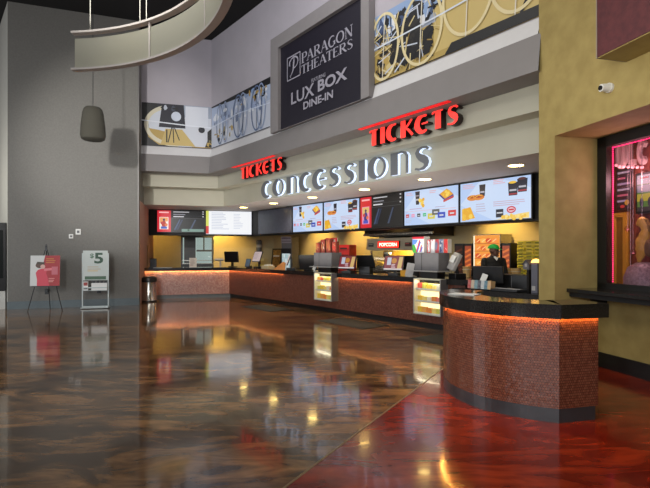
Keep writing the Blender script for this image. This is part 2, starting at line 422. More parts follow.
def letters3d(root, word, fn, total, height, face_m, side_m, t0, t1, gap=.13):
    gl = [deco(c) for c in word]; w = sum(g[1] for g in gl)+gap*(len(gl)-1); k = total/w; x = 0
    for ch, (st, cw) in zip(word, gl):
        vs = []; fs = []
        for i, (pts, ws) in enumerate(st): _strip(pts, ws, vs, fs)
        n = len(vs)
        # outline edges used once become the returns
        cnt = {}
        for f in fs:
            for a, b in zip(f, f[1:]+f[:1]): cnt[frozenset((a, b))] = (a, b) if frozenset((a, b)) not in cnt else None
        V3 = lambda q, tt: fn(x*k+q[0]*k, q[1]*height, tt)
        ft = MB().add([V3(q, t1) for q in vs], [tuple(f) for f in fs])
        sd = MB().add([V3(q, t0) for q in vs]+[V3(q, t1-.002) for q in vs], [(e[0], e[1], n+e[1], n+e[0]) for e in cnt.values() if e]+[tuple(f) for f in fs])
        o = obj('letter', ft, face_m, root, fix=False)
        obj('letter_return', sd, side_m, o, fix=False)
        x += cw+gap

# ------------------------------------------------------------------ camera
cam = bpy.data.cameras.new('camera'); cam.sensor_width = 36; cam.lens = 36*F/650; cam.shift_y = (YH-244)/650; cam.clip_end = 200
co = bpy.data.objects.new('camera', cam); COL.objects.link(co); co.location = (0, 0, H); co.rotation_euler = (PI/2, 0, 0); SC.camera = co

# ------------------------------------------------------------------ room shell
def wallstrip(name, pts, z0, z1, m, parent=None):
    mb = MB(); n = len(pts)
    mb.add([(p[0], p[1], z) for z in (z0, z1) for p in pts], [(i, i+1, n+i+1, n+i) for i in range(n-1)])
    return struct(name, mb, m, parent)
SA = G(284, 488).to_2d(); SB = G(446.5, 366).to_2d(); SD = (SB-SA).normalized()
def seam(y): return SA+SD*((y-SA.y)/SD.y)
a, b = seam(-7), seam(25)
struct('floor', MB().add([(-18, -7, 0), (a.x, -7, 0), (b.x, 25, 0), (-18, 25, 0)], [(0, 1, 2, 3)]), M_FLOOR)
struct('floor_red', MB().add([(a.x, -7, 0), (11, -7, 0), (13, 25, 0), (b.x, 25, 0)], [(0, 1, 2, 3)]), M_FLOORR)
q = Vector((SD.y, -SD.x))*.009; e1, e2 = seam(1.0), seam(9.0)
struct('trim_floor_seam', MB().prismz([tuple(e1-q), tuple(e1+q), tuple(e2+q), tuple(e2-q)], 0, .002), mat('seam_metal', (150, 130, 95), .35, metal=.6, noise=.1))
struct('ceiling', MB().add([(-18, -7, ZC), (13, -7, ZC), (13, 25, ZC), (-18, 25, ZC)], [(3, 2, 1, 0)]), M_CEIL)
FAR = GA+Vector((-.64, .77))*7
wallstrip('wall_far_left', [tuple(FAR), tuple(GA)], 0, ZC, mat('wall_pale', (190, 188, 180), .8, noise=.06))
wallstrip('wall_left', [tuple(GA), tuple(GB), tuple(GB+RET*.35)], 0, ZC, M_PAPER)
wallstrip('wall_left_end', [tuple(GB+RET*.35), tuple(GB+RET*8)], 3.12, ZC, M_PAPER)
wallstrip('wall_return', [tuple(GB+RET*.35), tuple(GB+RET*8)], 0, 3.12, mat('wall_pink_lit', (196, 150, 132), .7, noise=.06))  # pink light on the lower grey return painted in as wall colour
mb = MB(); k = GN*.02
pl = [GA, GB, GB-k, GA-k]; pl = [GA+GN*.018-GDIR*.01, GB+GN*.018+GDIR*.018, GB+RET*.3+GDIR*.018, GB+RET*.3+GDIR*.001, GB+GDIR*.001+GN*.001, GA+GN*.001-GDIR*.01]
mb.prismz([tuple(v) for v in pl], 0, .21); struct('baseboard_left', mb, M_BASEB)
mb = MB(); mb.prismz([tuple(v) for v in (GB+GN*.012-GDIR*.025, GB+GN*.012+GDIR*.012, GB+RET*.1+GDIR*.012, GB+RET*.1+GDIR*.002, GB+GN*.001+GDIR*.002, GB+GN*.001-GDIR*.025)], .21, ZC)
struct('trim_corner_guard', mb, mat('corner_guard', (112, 110, 108), .4, metal=.4, noise=.1))

S_R = s_at(541, .98)
def fas(name, prof, m, **k):
    mb = MB(); sweep_left(mb, prof); sweep_arc(mb, prof, k.get('s1', s_at(541, prof[0][0])), 28); return struct(name, mb, m)
fas('wall_back', [(.98, ZC), (.98, 4.86)], M_WHITE)
fas('trim_1', [(.98, 4.86), (1.055, 4.60)], M_STRIP)
fas('trim_2', [(1.055, 4.60), (1.126, 4.06), (.637, 4.06)], M_BAND)
fas('trim_3', [(.637, 4.06), (.637, 3.70), (.66, 3.70), (.66, 3.65), (.32, 3.65)], M_TIER)
fas('trim_4', [(.32, 3.65), (.32, 3.10)], M_TIER)
fas('ceiling_soffit', [(.32, 3.10), (-3.6, 3.10)], M_SOFF, s1=s_at(541, .32)+2.5)
fas('wall_header', [(-1.42, 3.10), (-1.42, 2.17), (-1.75, 2.17)], M_BLACK, s1=s_at(541, -1.42)+1.0)
# kitchen back wall with a glazed door in its left run
DB = -3.3
tl, tr = t_at(181, DB), t_at(213.5, DB)
mb = MB(); sweep_arc(mb, [(DB, 0), (DB, 3.10)], s_at(541, DB)+2, 24)
sweep_left(mb, [(DB, 0), (DB, 3.10)], t1=tr); sweep_left(mb, [(DB, 0), (DB, 3.10)], t1=t_end(DB)+.5, t0=tl)
sweep_left(mb, [(DB, 2.25), (DB, 3.10)], t1=tl, t0=tr)
struct('wall_kitchen', mb, M_KIT)
# wall seen through that door, its daylight put in as glow
mb = MB(); sweep_left(mb, [(DB-2.2, 0), (DB-2.2, 3.1)], t1=tl+1.5, t0=tr-1.5)
struct('wall_beyond', mb, mat('daylight_glow_wall', (205, 225, 220), emit=.55, noise=.2, scale=1.2))
dx = tl-tr; d1 = thing('door_1', '', '', (*left(tl, DB), 0), LROT); del d1['label'], d1['category']; d1['kind'] = 'structure'
mb = MB(); fw = .07
for c, sz in (((fw/2, 0, 1.12), (fw, .12, 2.24)), ((dx-fw/2, 0, 1.12), (fw, .12, 2.24)), ((dx/2, 0, 2.2), (dx, .12, .1)), ((dx*.27, 0, 1.12), (.45, .06, 2.2)), ((dx*.5, 0, 1.04), (dx, .06, .12)), ((dx*.72, 0, 1.62), (dx*.5, .05, .07)), ((dx*.70, 0, 1.9), (.05, .05, .55)), ((dx*.5, 0, .5), (dx, .05, 1.0))): mb.box(c, sz)
struct('door_frame', mb, mat('door_dark', (52, 54, 60), .4, noise=.2), d1)
mb = MB().box((dx*.72, .0, 1.6), (dx*.5, .012, 1.1)); struct('door_glass', mb, M_GLASS, d1)
mb = MB().box((dx*.5, -.05, 1.22), (dx-.1, .03, .035)).box((dx*.5, -.05, 1.1), (dx-.1, .03, .035)); struct('push_bar', mb, M_STEEL, d1)

# right-hand ochre wall with its recess and window
WD = Vector((.243, -.97)).normalized(); WN = Vector((-WD.y, WD.x))*-1 if False else Vector((-.97, -.243)).normalized()
W0 = Vector((2.98, 6.66)); RD = .69; SJ = .31
def wf(s, d=0): return W0+WD*s+WN*d
def quad(mb, a, b, z0, z1): mb.add([(a.x, a.y, z0), (b.x, b.y, z0), (b.x, b.y, z1), (a.x, a.y, z1)], [(0, 1, 2, 3)])
mb = MB()
quad(mb, wf(0), wf(7), 3.10, ZC); quad(mb, wf(0), wf(SJ), 0, 3.10); quad(mb, wf(SJ), wf(SJ, -RD), 0, 3.10); quad(mb, wf(-.16, -RD), wf(0), 0, ZC); quad(mb, wf(-.16, -5), wf(-.16, -RD), 0, ZC)
c = [wf(SJ), wf(7), wf(7, -RD), wf(SJ, -RD)]; mb.add([(p.x, p.y, 3.10) for p in c], [(0, 1, 2, 3)])
WS1 = 4.6
quad(mb, wf(SJ, -RD), wf(7, -RD), 0, 1.02); quad(mb, wf(WS1, -RD), wf(7, -RD), 1.02, 3.1)
struct('wall_right', mb, M_YEL)
mb = MB()
for pa, pb in ((wf(SJ, -RD), wf(7, -RD)),):
    mb.prismz([tuple(pa), tuple(pb), tuple(pb+WN*.02), tuple(pa+WN*.02)], 0, .2)
struct('baseboard_right', mb, M_BLK)
WROT = math.atan2(WD.y, WD.x)           # local +X along the wall towards the camera side, local -Y ... into the lobby
w1 = bpy.data.objects.new('window_1', None); COL.objects.link(w1); w1.location = (*wf(SJ, -RD), 0); w1.rotation_euler = (0, 0, WROT); w1['kind'] = 'structure'
LW = WS1-SJ; mb = MB()
for c, sz in (((.075, .03, 2.06), (.15, .08, 2.08)), ((LW-.06, .03, 2.06), (.12, .08, 2.08)), ((LW/2, .03, 3.03), (LW, .08, .14)), ((LW/2, .03, 1.08), (LW, .08, .12))):
    mb.box((c[0], c[1], c[2]), sz)
struct('window_frame', mb, mat('frame_black', (7, 7, 8), .5, noise=.2), w1)
struct('window_glass', MB().box((LW/2, .0, 2.06), (LW-.18, .012, 1.9)), glass_mat('tinted_glass', (.86, .76, .82)), w1)
led = MB()

for i in range(70): led.box((.165, .085, 1.16+i*.026), (.012, .012, .014))
for i in range(100): led.box((.19+i*.04, .085, 2.95), (.022, .012, .012))
obj('neon_edge', led, mat('neon_pink', (255, 50, 120), emit=2.6), w1)
mb = MB()                               # shallow display bay behind the pane
dd = -RD-.5; SL = -.08
quad(mb, wf(SL, dd), wf(WS1, dd), 0.95, 3.05); quad(mb, wf(SL, -RD-.06), wf(SL, dd), .95, 3.05); quad(mb, wf(WS1, dd), wf(WS1, -RD-.06), .95, 3.05)
for z in (.98, 3.05):
    c = [wf(SL, -RD-.06), wf(WS1, -RD-.06), wf(WS1, dd), wf(SL, dd)]; mb.add([(p.x, p.y, z) for p in c], [(0, 1, 2, 3)])
struct('wall_display', mb, mat('display_red_brown', (136, 70, 54), .55, scale=14, rgb2=(104, 48, 40)))

# ------------------------------------------------------------------ lights
def area(name, loc, to, sx, sy, e, c=(1, 1, 1), spread=None):
    l = bpy.data.lights.new(name, 'AREA'); l.shape = 'RECTANGLE'; l.size = sx; l.size_y = sy; l.energy = e; l.color = c
    if spread: l.spread = math.radians(spread)
    o = bpy.data.objects.new(name, l); COL.objects.link(o); o.location = loc; o.rotation_euler = (Vector(to)-Vector(loc)).to_track_quat('-Z', 'Y').to_euler(); return o
def spot(name, loc, to, e, c=(1, 1, 1), ang=60, blend=.6, r=.05):
    l = bpy.data.lights.new(name, 'SPOT'); l.energy = e; l.color = c; l.spot_size = math.radians(ang); l.spot_blend = blend; l.shadow_soft_size = r
    o = bpy.data.objects.new(name, l); COL.objects.link(o); o.location = loc; o.rotation_euler = (Vector(to)-Vector(loc)).to_track_quat('-Z', 'Y').to_euler(); return o
w = bpy.data.worlds.new('world'); SC.world = w; w.use_nodes = True
w.node_tree.nodes['Background'].inputs[0].default_value = (.60, .60, .64, 1); w.node_tree.nodes['Background'].inputs[1].default_value = .30
area('daylight_glazing', (-5, -6.5, 3.2), (-3, 8, 2.4), 12, 4.5, 560, (.90, .95, 1))
area('daylight_side', (-11.5, 5, 3.2), (2, 12, 1.2), 7, 4, 330, (.92, .96, 1))
area('lobby_downlight', (-1.5, 7, 8.1), (-1.5, 9, 0), 5, 5, 170, (1, .95, .86))
area('wall_wash_white', (-1.0, 9.0, 7.8), (.5, 14.0, 6.2), 6, 1, 40, (.96, .95, 1))
area('fascia_fill', (-3.2, 6.2, 5.6), (1.2, 11.5, 3.3), 5, .8, 50, (1, .98, .92), 120)  # unseen lamp added to brighten the fascia tiers
p_ = arc(5.0, .75); fb = area('soffit_bounce_fill', (p_.x, p_.y, 1.3), (p_.x+.25, p_.y+.2, 3.1), 9, .4, 70, (1, .93, .84))  # added upward lamp in place of light bounced off the floor
area('ochre_fill', (-.4, 2.6, 6.6), (3.6, 4.6, 3.4), 1.2, 1.2, 36, (1, .93, .80))  # unseen lamp added to brighten the ochre wall
area('recess_fill', (.9, 3.6, 3.2), (3.4, 6.0, 1.8), 1.0, 1.0, 48, (1, .94, .82))  # added fill out in the lobby, aimed at the jamb and recess
spot('grey_wall_fill', (-4.2, 3.0, 3.4), (-7.0, 13.5, 2.3), 700, (1, .98, .95), 44, 1.0, .4)  # added spot that makes the grey wall brighter low down than at the top
l = bpy.data.lights.new('far_left_fill', 'POINT'); l.energy = 90; l.color = (1, .97, .85); l.shadow_soft_size = .3; lo_ = bpy.data.objects.new('far_left_fill', l); COL.objects.link(lo_); lo_.location = (-10.4, 12.0, 3.4)  # unseen point source added to brighten the far-left wall
spot('pendant_spot', (-5.0, 5.6, 4.82), (-5.75, 13.4, 4.5), 1500, (1, .97, .92), 46, .7, .13)
SC.view_settings.view_transform = 'Standard'; SC.view_settings.look = 'None'; SC.view_settings.exposure = 0

# ------------------------------------------------------------------ counters
def counter(name, label, left_side):
    r = thing(name, label, 'counter')
    fs = sweep_left if left_side else (lambda mb, p, **k: sweep_arc(mb, p, SEND, 36, **k))
    mb = MB(); fs(mb, [(0, .13), (0, .93)], uv=True); obj('mosaic_front', mb, M_MOSL if left_side else M_MOS, r)
    mb = MB(); fs(mb, [(-.06, 0), (-.06, .13), (-.01, .13)]); obj('kick_plate', mb, M_KICKG if left_side else M_KICK, r)
    mb = MB(); fs(mb, [(-.65, .93), (-.65, 0), (-.6, 0)]); obj('back_panel', mb, M_KICK, r)
    return r
SEND = s_at(463, .06)
kl = counter('service_counter', 'short left counter run with mosaic front painted pale with daylight beside the stainless bin', True)
kr = counter('service_counter', 'long curved concession counter with dark copper mosaic front and two candy cases', False)
def led_seg(parent, a=None, b=None):
    mb = MB(); pr = [(.030, .938), (.043, .938), (.043, .948), (.030, .948)]
    if a is None: sweep_left(mb, pr, closed=True)
    else: sweep_arc(mb, pr, b, 10, closed=True, sst=a)
    obj('light_strip', mb, M_LED, parent, fix=False)
led_seg(kl); led_seg(kr, s0(0), s_at(283, 0)); led_seg(kr, s_at(333, 0), s_at(411, 0))
WT = 1.035
pr = [(.06, .93), (.06, WT), (-.72, WT), (-.72, .93), (0, .93), (0, .955), (.045, .955), (.045, .93)]
mb = MB(); sweep_left(mb, pr, closed=True); sweep_arc(mb, pr, SEND, 36, closed=True)
tag(obj('worktop', mb, M_GRAN, fix=False), 'continuous black granite worktop over both mosaic concession counters', 'worktop')
# back counter in the kitchen
mb = MB(); pr = [(DB+.7, .9), (DB+.7, .95), (DB+.02, .95), (DB+.02, .9)]; sweep_arc(mb, pr, s_at(541, DB)+1.2, 20, closed=True); sweep_left(mb, pr, t1=tr-.1, closed=True)
r = thing('back_counter', 'dark back counter along the kitchen wall carrying the popcorn machine and warmers', 'counter')
obj('counter_top', mb, M_BLK, r, fix=False)
mb = MB(); pr = [(DB+.65, 0), (DB+.65, .9), (DB+.05, .9), (DB+.05, 0)]; sweep_arc(mb, pr, s_at(541, DB)+1.2, 20, closed=True); sweep_left(mb, pr, t1=tr-.1, closed=True)
obj('cabinet_body', mb, M_KICK, r, fix=False)

# ------------------------------------------------------------------ kiosk in the foreground
kp = [(1.62, 6.15), (1.45, 5.9), (1.33, 5.56), (1.325, 5.13), (1.49, 4.72), (1.80, 4.44), (2.116, 4.28)]
curve = catmull(kp, 6); Dk = Vector((2.617, 4.405))
outer = curve+[Dk]
r = thing('ticket_kiosk', 'free-standing curved mosaic desk with black granite top on the red floor', 'desk', (0, 0, 0))
inner = offset_poly(outer, .42)
ring = [tuple(v) for v in outer]+[tuple(v) for v in reversed(inner)]
def bandprism(o_, i_, z0, z1, uv=False):
    mb = MB(); n = len(o_)
    for A, B, C_, D_ in ((o_, z0, o_, z1), (o_, z1, i_, z1), (i_, z1, i_, z0), (i_, z0, o_, z0)):
        mb.add([(p.x, p.y, B) for p in A]+[(p.x, p.y, D_) for p in C_], [(i, i+1, n+i+1, n+i) for i in range(n-1)])
    for i in (0, n-1): mb.add([(o_[i].x, o_[i].y, z0), (o_[i].x, o_[i].y, z1), (i_[i].x, i_[i].y, z1), (i_[i].x, i_[i].y, z0)], [(0, 1, 2, 3)])
    if uv:
        mb.uv = []; L = [0]
        for i in range(1, n): L.append(L[-1]+(o_[i]-o_[i-1]).length)
        for k2 in range(4):
            for z in ((z0, z1), (z1, z1), (z1, z0), (z0, z0))[k2]: mb.uv += [(l, z) for l in L]
        for i in (0, n-1): mb.uv += [(0, z0), (0, z1), (.2, z1), (.2, z0)]
    return mb
obj('granite_top', bandprism(outer, inner, .972, 1.08), M_GRAN, r, bevel=.004)
lip_in = offset_poly(outer, .016); obj('granite_lip', bandprism(outer, lip_in, .950, .973), M_GRAN, r)
oc = offset_poly(outer, .046); oc[-1] = oc[-1]-(outer[-1]-outer[-2]).normalized()*.075
ic = offset_poly(oc, .12)
obj('mosaic_body', bandprism(oc, ic,   .13, .972, uv=True), M_MOSK, r, fix=False)
ok_ = offset_poly(oc, .004); ok_[-1] = ok_[-1]-(outer[-1]-outer[-2]).normalized()*.03
obj('kick_plate', bandprism(ok_, offset_poly(ok_, .1), 0, .13), mat('kick_dark_steel', (74, 75, 77), .3, metal=.3, noise=.2), r)
lo = offset_poly(outer, .020); li_ = offset_poly(outer, .034); bk = (outer[-1]-outer[-2]).normalized()*.06; lo[-1] = lo[-1]-bk; li_[-1] = li_[-1]-bk
obj('light_strip', bandprism(lo, li_, .957, .968), M_LEDK, r, fix=False)
sh_o = offset_poly(oc, .125); sh_i = offset_poly(oc, .62)
mbs = bandprism(sh_o[6:], [v if (v-o2).length < .8 else o2 for v, o2 in zip(sh_i[6:], sh_o[6:])], .70, .74)
obj('inner_shelf', mbs, M_BLACK, r)

# ------------------------------------------------------------------ ring light over the lobby
p1, p2, p3 = Vector((-3.81, 7.115)), Vector((-2.50, 6.76)), Vector((-1.037, 5.11))
def circ(a, b, c):
    d = 2*(a.x*(b.y-c.y)+b.x*(c.y-a.y)+c.x*(a.y-b.y))
    ux = ((a.length_squared)*(b.y-c.y)+(b.length_squared)*(c.y-a.y)+(c.length_squared)*(a.y-b.y))/d
    uy = ((a.length_squared)*(c.x-b.x)+(b.length_squared)*(a.x-c.x)+(c.length_squared)*(b.x-a.x))/d
    return Vector((ux, uy))
cc = circ(p1, p2, p3); rr = (p1-cc).length
a0 = math.atan2(p1.y-cc.y, p1.x-cc.x)-.028; a1 = math.radians(-35)
rl = thing('ring_light', 'large suspended curved band light of frosted panels between two rims', 'light fitting', (cc.x, cc.y, 4.25))
def arcband(r0, r1, z0, z1, A, B, n=24):
    mb = MB(); q = []
    for i in range(n+1):
        t = A+(B-A)*i/n; q.append([(rr_*math.cos(t), rr_*math.sin(t), z) for rr_, z in ((r0, z0), (r1, z0), (r1, z1), (r0, z1))])
    vs = [v for row in q for v in row]; fs = []
    for i in range(n):
        for j in range(4): fs.append((4*i+j, 4*i+(j+1) % 4, 4*i+4+(j+1) % 4, 4*i+4+j))
    fs += [(0, 1, 2, 3), (4*n+3, 4*n+2, 4*n+1, 4*n)]
    return mb.add(vs, fs)
M_RIM = mat('rim_painted', (176, 168, 162), .45, metal=.2, noise=.06); M_FROST = frost_mat('frosted_panel', (182, 180, 166), .55)
da = math.radians(.6)
obj('top_rim', arcband(rr-.05, rr+.05, .545, .575, a0+da, a1, 40), M_RIM, rl); obj('bottom_rim', arcband(rr-.05, rr+.05, 0, .03, a0+da, a1, 40), M_RIM, rl)
NP = 5
for i in range(NP):
    A = a0+(a1-a0)*i/NP; B = a0+(a1-a0)*(i+1)/NP
    obj('frosted_panel', arcband(rr-.006, rr+.006, .03, .475, A-.002, B+.002, 12), M_FROST, rl, smooth=True)
    if i: obj('panel_joint', arcband(rr-.014, rr+.014, .03, .545, A+.004, A-.004, 1), M_RIM, rl)
for t in (a0-.08, a0-.36, a0-.40, a0-.75, a0-1.2, a0-1.7):
    obj('suspension_cable', MB().cyl((rr*math.cos(t), rr*math.sin(t), .57), (rr*math.cos(t), rr*math.sin(t), ZC-4.25), .006, n=6), M_STEEL, rl)
spot('ring_spot', (cc.x+rr*.80, cc.y+rr*1.25, 6.2), (cc.x+rr*.35, cc.y+rr*.93, 4.5), 150, (1, .85, .50), 26, .9, .1)

# ------------------------------------------------------------------ pendant
pp = P(93, 123, 11.6)
r = thing('pendant_lamp', 'dark mesh drum pendant hanging before the grey wall below the ring light', 'pendant lamp', (pp.x, pp.y, pp.z-.42))
hp = .80; mb = MB(); mb.lathe([(.0, .0), (.22, .0), (.265, .03), (.285, .12), (.272, .35), (.235, .66), (.21, .745), (.17, .79), (.05, hp), (0, hp)], n=28)
obj('mesh_shade', mb, frost_mat('lamp_mesh', (84, 82, 74), .3, alpha=.75), r, smooth=True)
obj('cord', MB().cyl((0, 0, hp), (0, 0, ZC-(pp.z-.42)), .008, n=6), M_BLK, r)

# ------------------------------------------------------------------ signs on the fascia
def arcfn(sL, d, z0):                    # flat artwork wrapped on the curved front: u along it, v up, n out
    def fn(u, v, n):
        p = arc(sL+u, d+n); return (p.x, p.y, z0+v)
    return fn
def sz(px, py, d):
    s = s_at(px, d); p = arc(s, d); return s, zat(py, p.y)
def word_sign(name, label, word, pxl, pxr, top_l, bot_l, d, face, side, dep, group=None):
    s1 = s_at(pxl, d+dep); s2 = s_at(pxr, d+dep); y = arc(s1, d+dep).y
    z0 = zat(bot_l, y); z1 = zat(top_l, y)
    r = thing(name, label, 'sign', (0, 0, 0), 0, group)
    letters3d(r, word, arcfn(s1, d, z0), s2-s1, z1-z0, face, side, .03, dep)
    return r, s1, s2, z0, z1
M_NEON = mat('neon_red_face', (240, 54, 46), emit=1.1, rough=.4); M_NSIDE = mat('letter_side_dark', (34, 10, 10), .4, noise=.2)
M_LFACE = mat('letter_face_grey', (112, 116, 122), .5, noise=.08); M_LSIDE = mat('letter_halo', (214, 230, 255), emit=.8)
rs = word_sign('concessions_sign', 'halo-lit grey CONCESSIONS lettering along the lower fascia', 'CONCESSIONS', 262, 431, 182.6, 198.3, .32, M_LFACE, M_LSIDE, .10)
for pl_, pr_, tp, bt, lab in ((240.5, 282.5, 168.0, 179.3, 'glowing red TICKETS letters at the left end, above the C of the grey lettering'),
                             (369, 459.5, 130.9, 146.8, 'glowing red TICKETS letters at the right, above the last letters of the grey lettering')):
    r, s1, s2, z0, z1 = word_sign('tickets_sign', lab, 'TICKETS', pl_, pr_, tp, bt, .637, M_NEON, M_NSIDE, .17)
    mb = MB(); sweep_arc(mb, [(1.02, 4.046), (1.11, 4.046), (1.11, 4.058), (1.02, 4.058)], s2, 8, closed=True, sst=s1)
    obj('red_light_strip', mb, M_LEDR, r, fix=False)
    q_ = arc((s1+s2)/2, .93); l = bpy.data.lights.new('red_glow', 'AREA'); l.shape = 'RECTANGLE'; l.size = s2-s1; l.size_y = .06; l.energy = 9; l.color = (1, .03, .03); l.spread = math.radians(150)
    lo_ = bpy.data.objects.new('red_glow', l); COL.objects.link(lo_); lo_.location = (q_.x, q_.y, z1+.06); lo_.rotation_euler = (PI, 0, arc_rot((s1+s2)/2))

# theatre sign
D1 = 1.11
sl, s_r = s_at(270.8, D1+.03), s_at(372.6, D1-.06); W = s_r-sl
tb = 4.62; tt = sz(271, 40, D1+.03)[1]
il, ir = s_at(279.2, D1)-sl, s_at(362.3, D1)-sl; ib = sz(280, 131.2, D1)[1]-tb; it = sz(279.3, 48, D1)[1]-tb
r = thing('theatre_sign', 'dark navy PARAGON THEATERS signboard in a wide grey frame', 'sign')
fn0 = arcfn(sl, 0, tb)
mb = MB(); HH = tt-tb
for x0, y0, x1, y1 in ((0, 0, il, HH), (ir, 0, W, HH), (il, 0, ir, ib), (il, it, ir, HH)):
    mb.prism([(x0, y0), (x1, y0), (x1, y1), (x0, y1)], lambda u, v, n: fn0(u, v, .99+n), .16)
obj('frame', mb, M_BAND2, r)
pc = Pic(); pc.rect(il, ib, ir, it, (26, 23, 36), nx=6)
TXT = (152, 150, 162)
def uvp(px, py): s, z = sz(px, py, D1-.05); return s-sl, z-tb
def word_strokes(t, u0, v0, u1, h, c):
    gl = [serif(ch) for ch in t]; k = (u1-u0)/sum(g[1] for g in gl); x = u0
    for st, cw in gl: pc.strokes(st, x, v0, k, h, c); x += cw*k
u0, v0 = uvp(301.3, 63.8); u1, _ = uvp(353.2, 46); v1 = uvp(301.3, 53.8)[1]; word_strokes('PARAGON', u0, v0, u1, v1-v0, TXT)
u0, v0 = uvp(301.6, 74.8); u1, _ = uvp(353.4, 58); v1 = uvp(301.6, 66.0)[1]; word_strokes('THEATERS', u0, v0, u1, v1-v0, TXT)
a_, b_ = uvp(287.8, 81.5); c_, _ = uvp(300.6, 80); d_ = uvp(287.8, 59)[1]
pc.line([(a_, b_), (c_, b_), (c_, d_), (a_, d_), (a_, b_)], .03, TXT)
ew, eh = c_-a_, d_-b_
pc.strokes([([(.30, .08), (.22, .16), (.34, .2), (.46, .36), (.52, .7), (.54, .86)], [.05, .05, .05, .09, .12, .07]),
            (el(.52, .68, .32, .24, 200, -95, 16), [.05]*5+[.08]*7+[.05]*5), ([(.14, .62), (.18, .8), (.34, .9), (.5, .9)], .05)], a_, b_, ew, eh, TXT)
u0, v0 = uvp(312, 83); u1, _ = uvp(326, 79.5); v1 = uvp(312, 79.3)[1]; pc.text('FEATURING', u0, v0, u1, v1, TXT, .012)
u0, v0 = uvp(291.8, 105.3); u1, _ = uvp(314.8, 97); v1 = uvp(292, 93.2)[1]; pc.text('LUX', u0, v0, u1, v1, TXT, .018)
u0, _ = uvp(318.5, 100); u1, _ = uvp(348, 84); pc.text('BOX', u0, v0+.03, u1, v1, TXT, .032)
u0, v0 = uvp(304, 110.0); u1, _ = uvp(333.8, 100); v1 = uvp(304, 102.6)[1]; pc.text('DINE-IN', u0, v0, u1, v1, TXT, .028)
pc.build('signboard', M_PAINT, r, lambda u, v, n: fn0(u, v, D1-.05+n))

# murals
BLK, CRM, BLU, OCH, WHI, DKB = (22, 22, 26), (206, 204, 196), (134, 158, 196), (176, 148, 78), (214, 216, 222), (58, 76, 112)
def shards(pc, x0, y0, x1, y1, n, cols, smin, smax, seed):
    r = random.Random(seed)
    for _ in range(n):
        x, y = r.uniform(x0+smax, x1-smax), r.uniform(y0+smax, y1-smax); k = r.randint(4, 7); sx, sy = r.uniform(smin, smax), r.uniform(smin, smax)
        pts = [(x+sx*math.cos(2*PI*i/k+r.uniform(-.3, .3))*r.uniform(.5, 1), y+sy*math.sin(2*PI*i/k)*r.uniform(.5, 1)) for i in range(k)]
        pc.poly(pts, r.choice(cols))
MZ0, MZ1 = 4.87, 6.21; MH = MZ1-MZ0
# left run
te = t_end(.98); tw = te-.02; lab = 'mural panel'
pc = Pic(.0006); LWm = tw-.01
pc.rect(0, 0, LWm, MH, (196, 200, 210)); pc.rect(0, .72*MH, LWm, MH, (150, 160, 178)); pc.rect(0, 0, .9, MH, BLK); pc.rect(.45, .5*MH, 1.25, MH, (30, 32, 44))
pc.disc(.95, .52*MH, .84*.9, (200, 206, 218), .48*MH, n=30, a0=PI*.42, a1=PI*1.5); pc.poly([(.1, .42*MH), (.5, .38*MH), (1.0, .3*MH), (1.3, .05), (.5, .05), (.2, .2*MH)], OCH)
pc.ring(.95, .50*MH, .88, .12, (206, 200, 178), .49*MH, a0=PI*.42, a1=PI*1.55); pc.poly([(.5, .45*MH), (1.3, .45*MH), (1.25, MH), (.6, MH)], (26, 26, 40))
pc.disc(1.02, .72*MH, .15, (196, 204, 220)); pc.poly([(.55, .05), (1.6, .05), (1.2, .42*MH), (.7, .42*MH)], (190, 166, 102))
pc.rect(1.3, .5*MH, 2.0, .98*MH, (206, 210, 220))
pc.line([(.78, .1*MH), (.92, .55*MH), (1.12, .16*MH)], .03, BLK); pc.line([(.92, .55*MH), (.95, .1*MH)], .03, BLK); pc.rect(.72, .1*MH, .76, .4*MH, BLK)
pc.poly([(1.9, .04), (2.2, .04), (2.18, .25*MH), (2.3, .3*MH), (2.28, .5*MH), (2.15, .56*MH), (2.1, .48*MH), (1.98, .4*MH), (1.98, .18*MH)], BLK); pc.disc(1.8, .44*MH, .1, (28, 30, 40))
shards(pc, 2.1, .02, LWm, .35, 9, [OCH, BLK, (120, 110, 70)], .03, .12, 5); pc.rect(1.5, 0, LWm, .04, OCH)
shards(pc, .3, .8*MH, 1.3, MH, 9, [(60, 66, 82), BLK, (180, 186, 200)], .03, .12, 8)
pc.line([(0, .585*MH), (1.4, .52*MH), (LWm, .5*MH)], .035, (216, 220, 230)); pc.rect(2.62, 0, 2.65, .85*MH, (70, 74, 84))
pc.rect(0, -.0, LWm, .018, BLK); 
def leftfn(d, z0):
    def fn(u, v, n): p = left(tw-u, d+n); return (p.x, p.y, z0+v)
    return fn
tag(pc.build('mural', M_PAINT, None, leftfn(.985, MZ0)), 'mural with film camera and round projector beam, next to the grey wall', 'mural', 'film murals above the fascia')
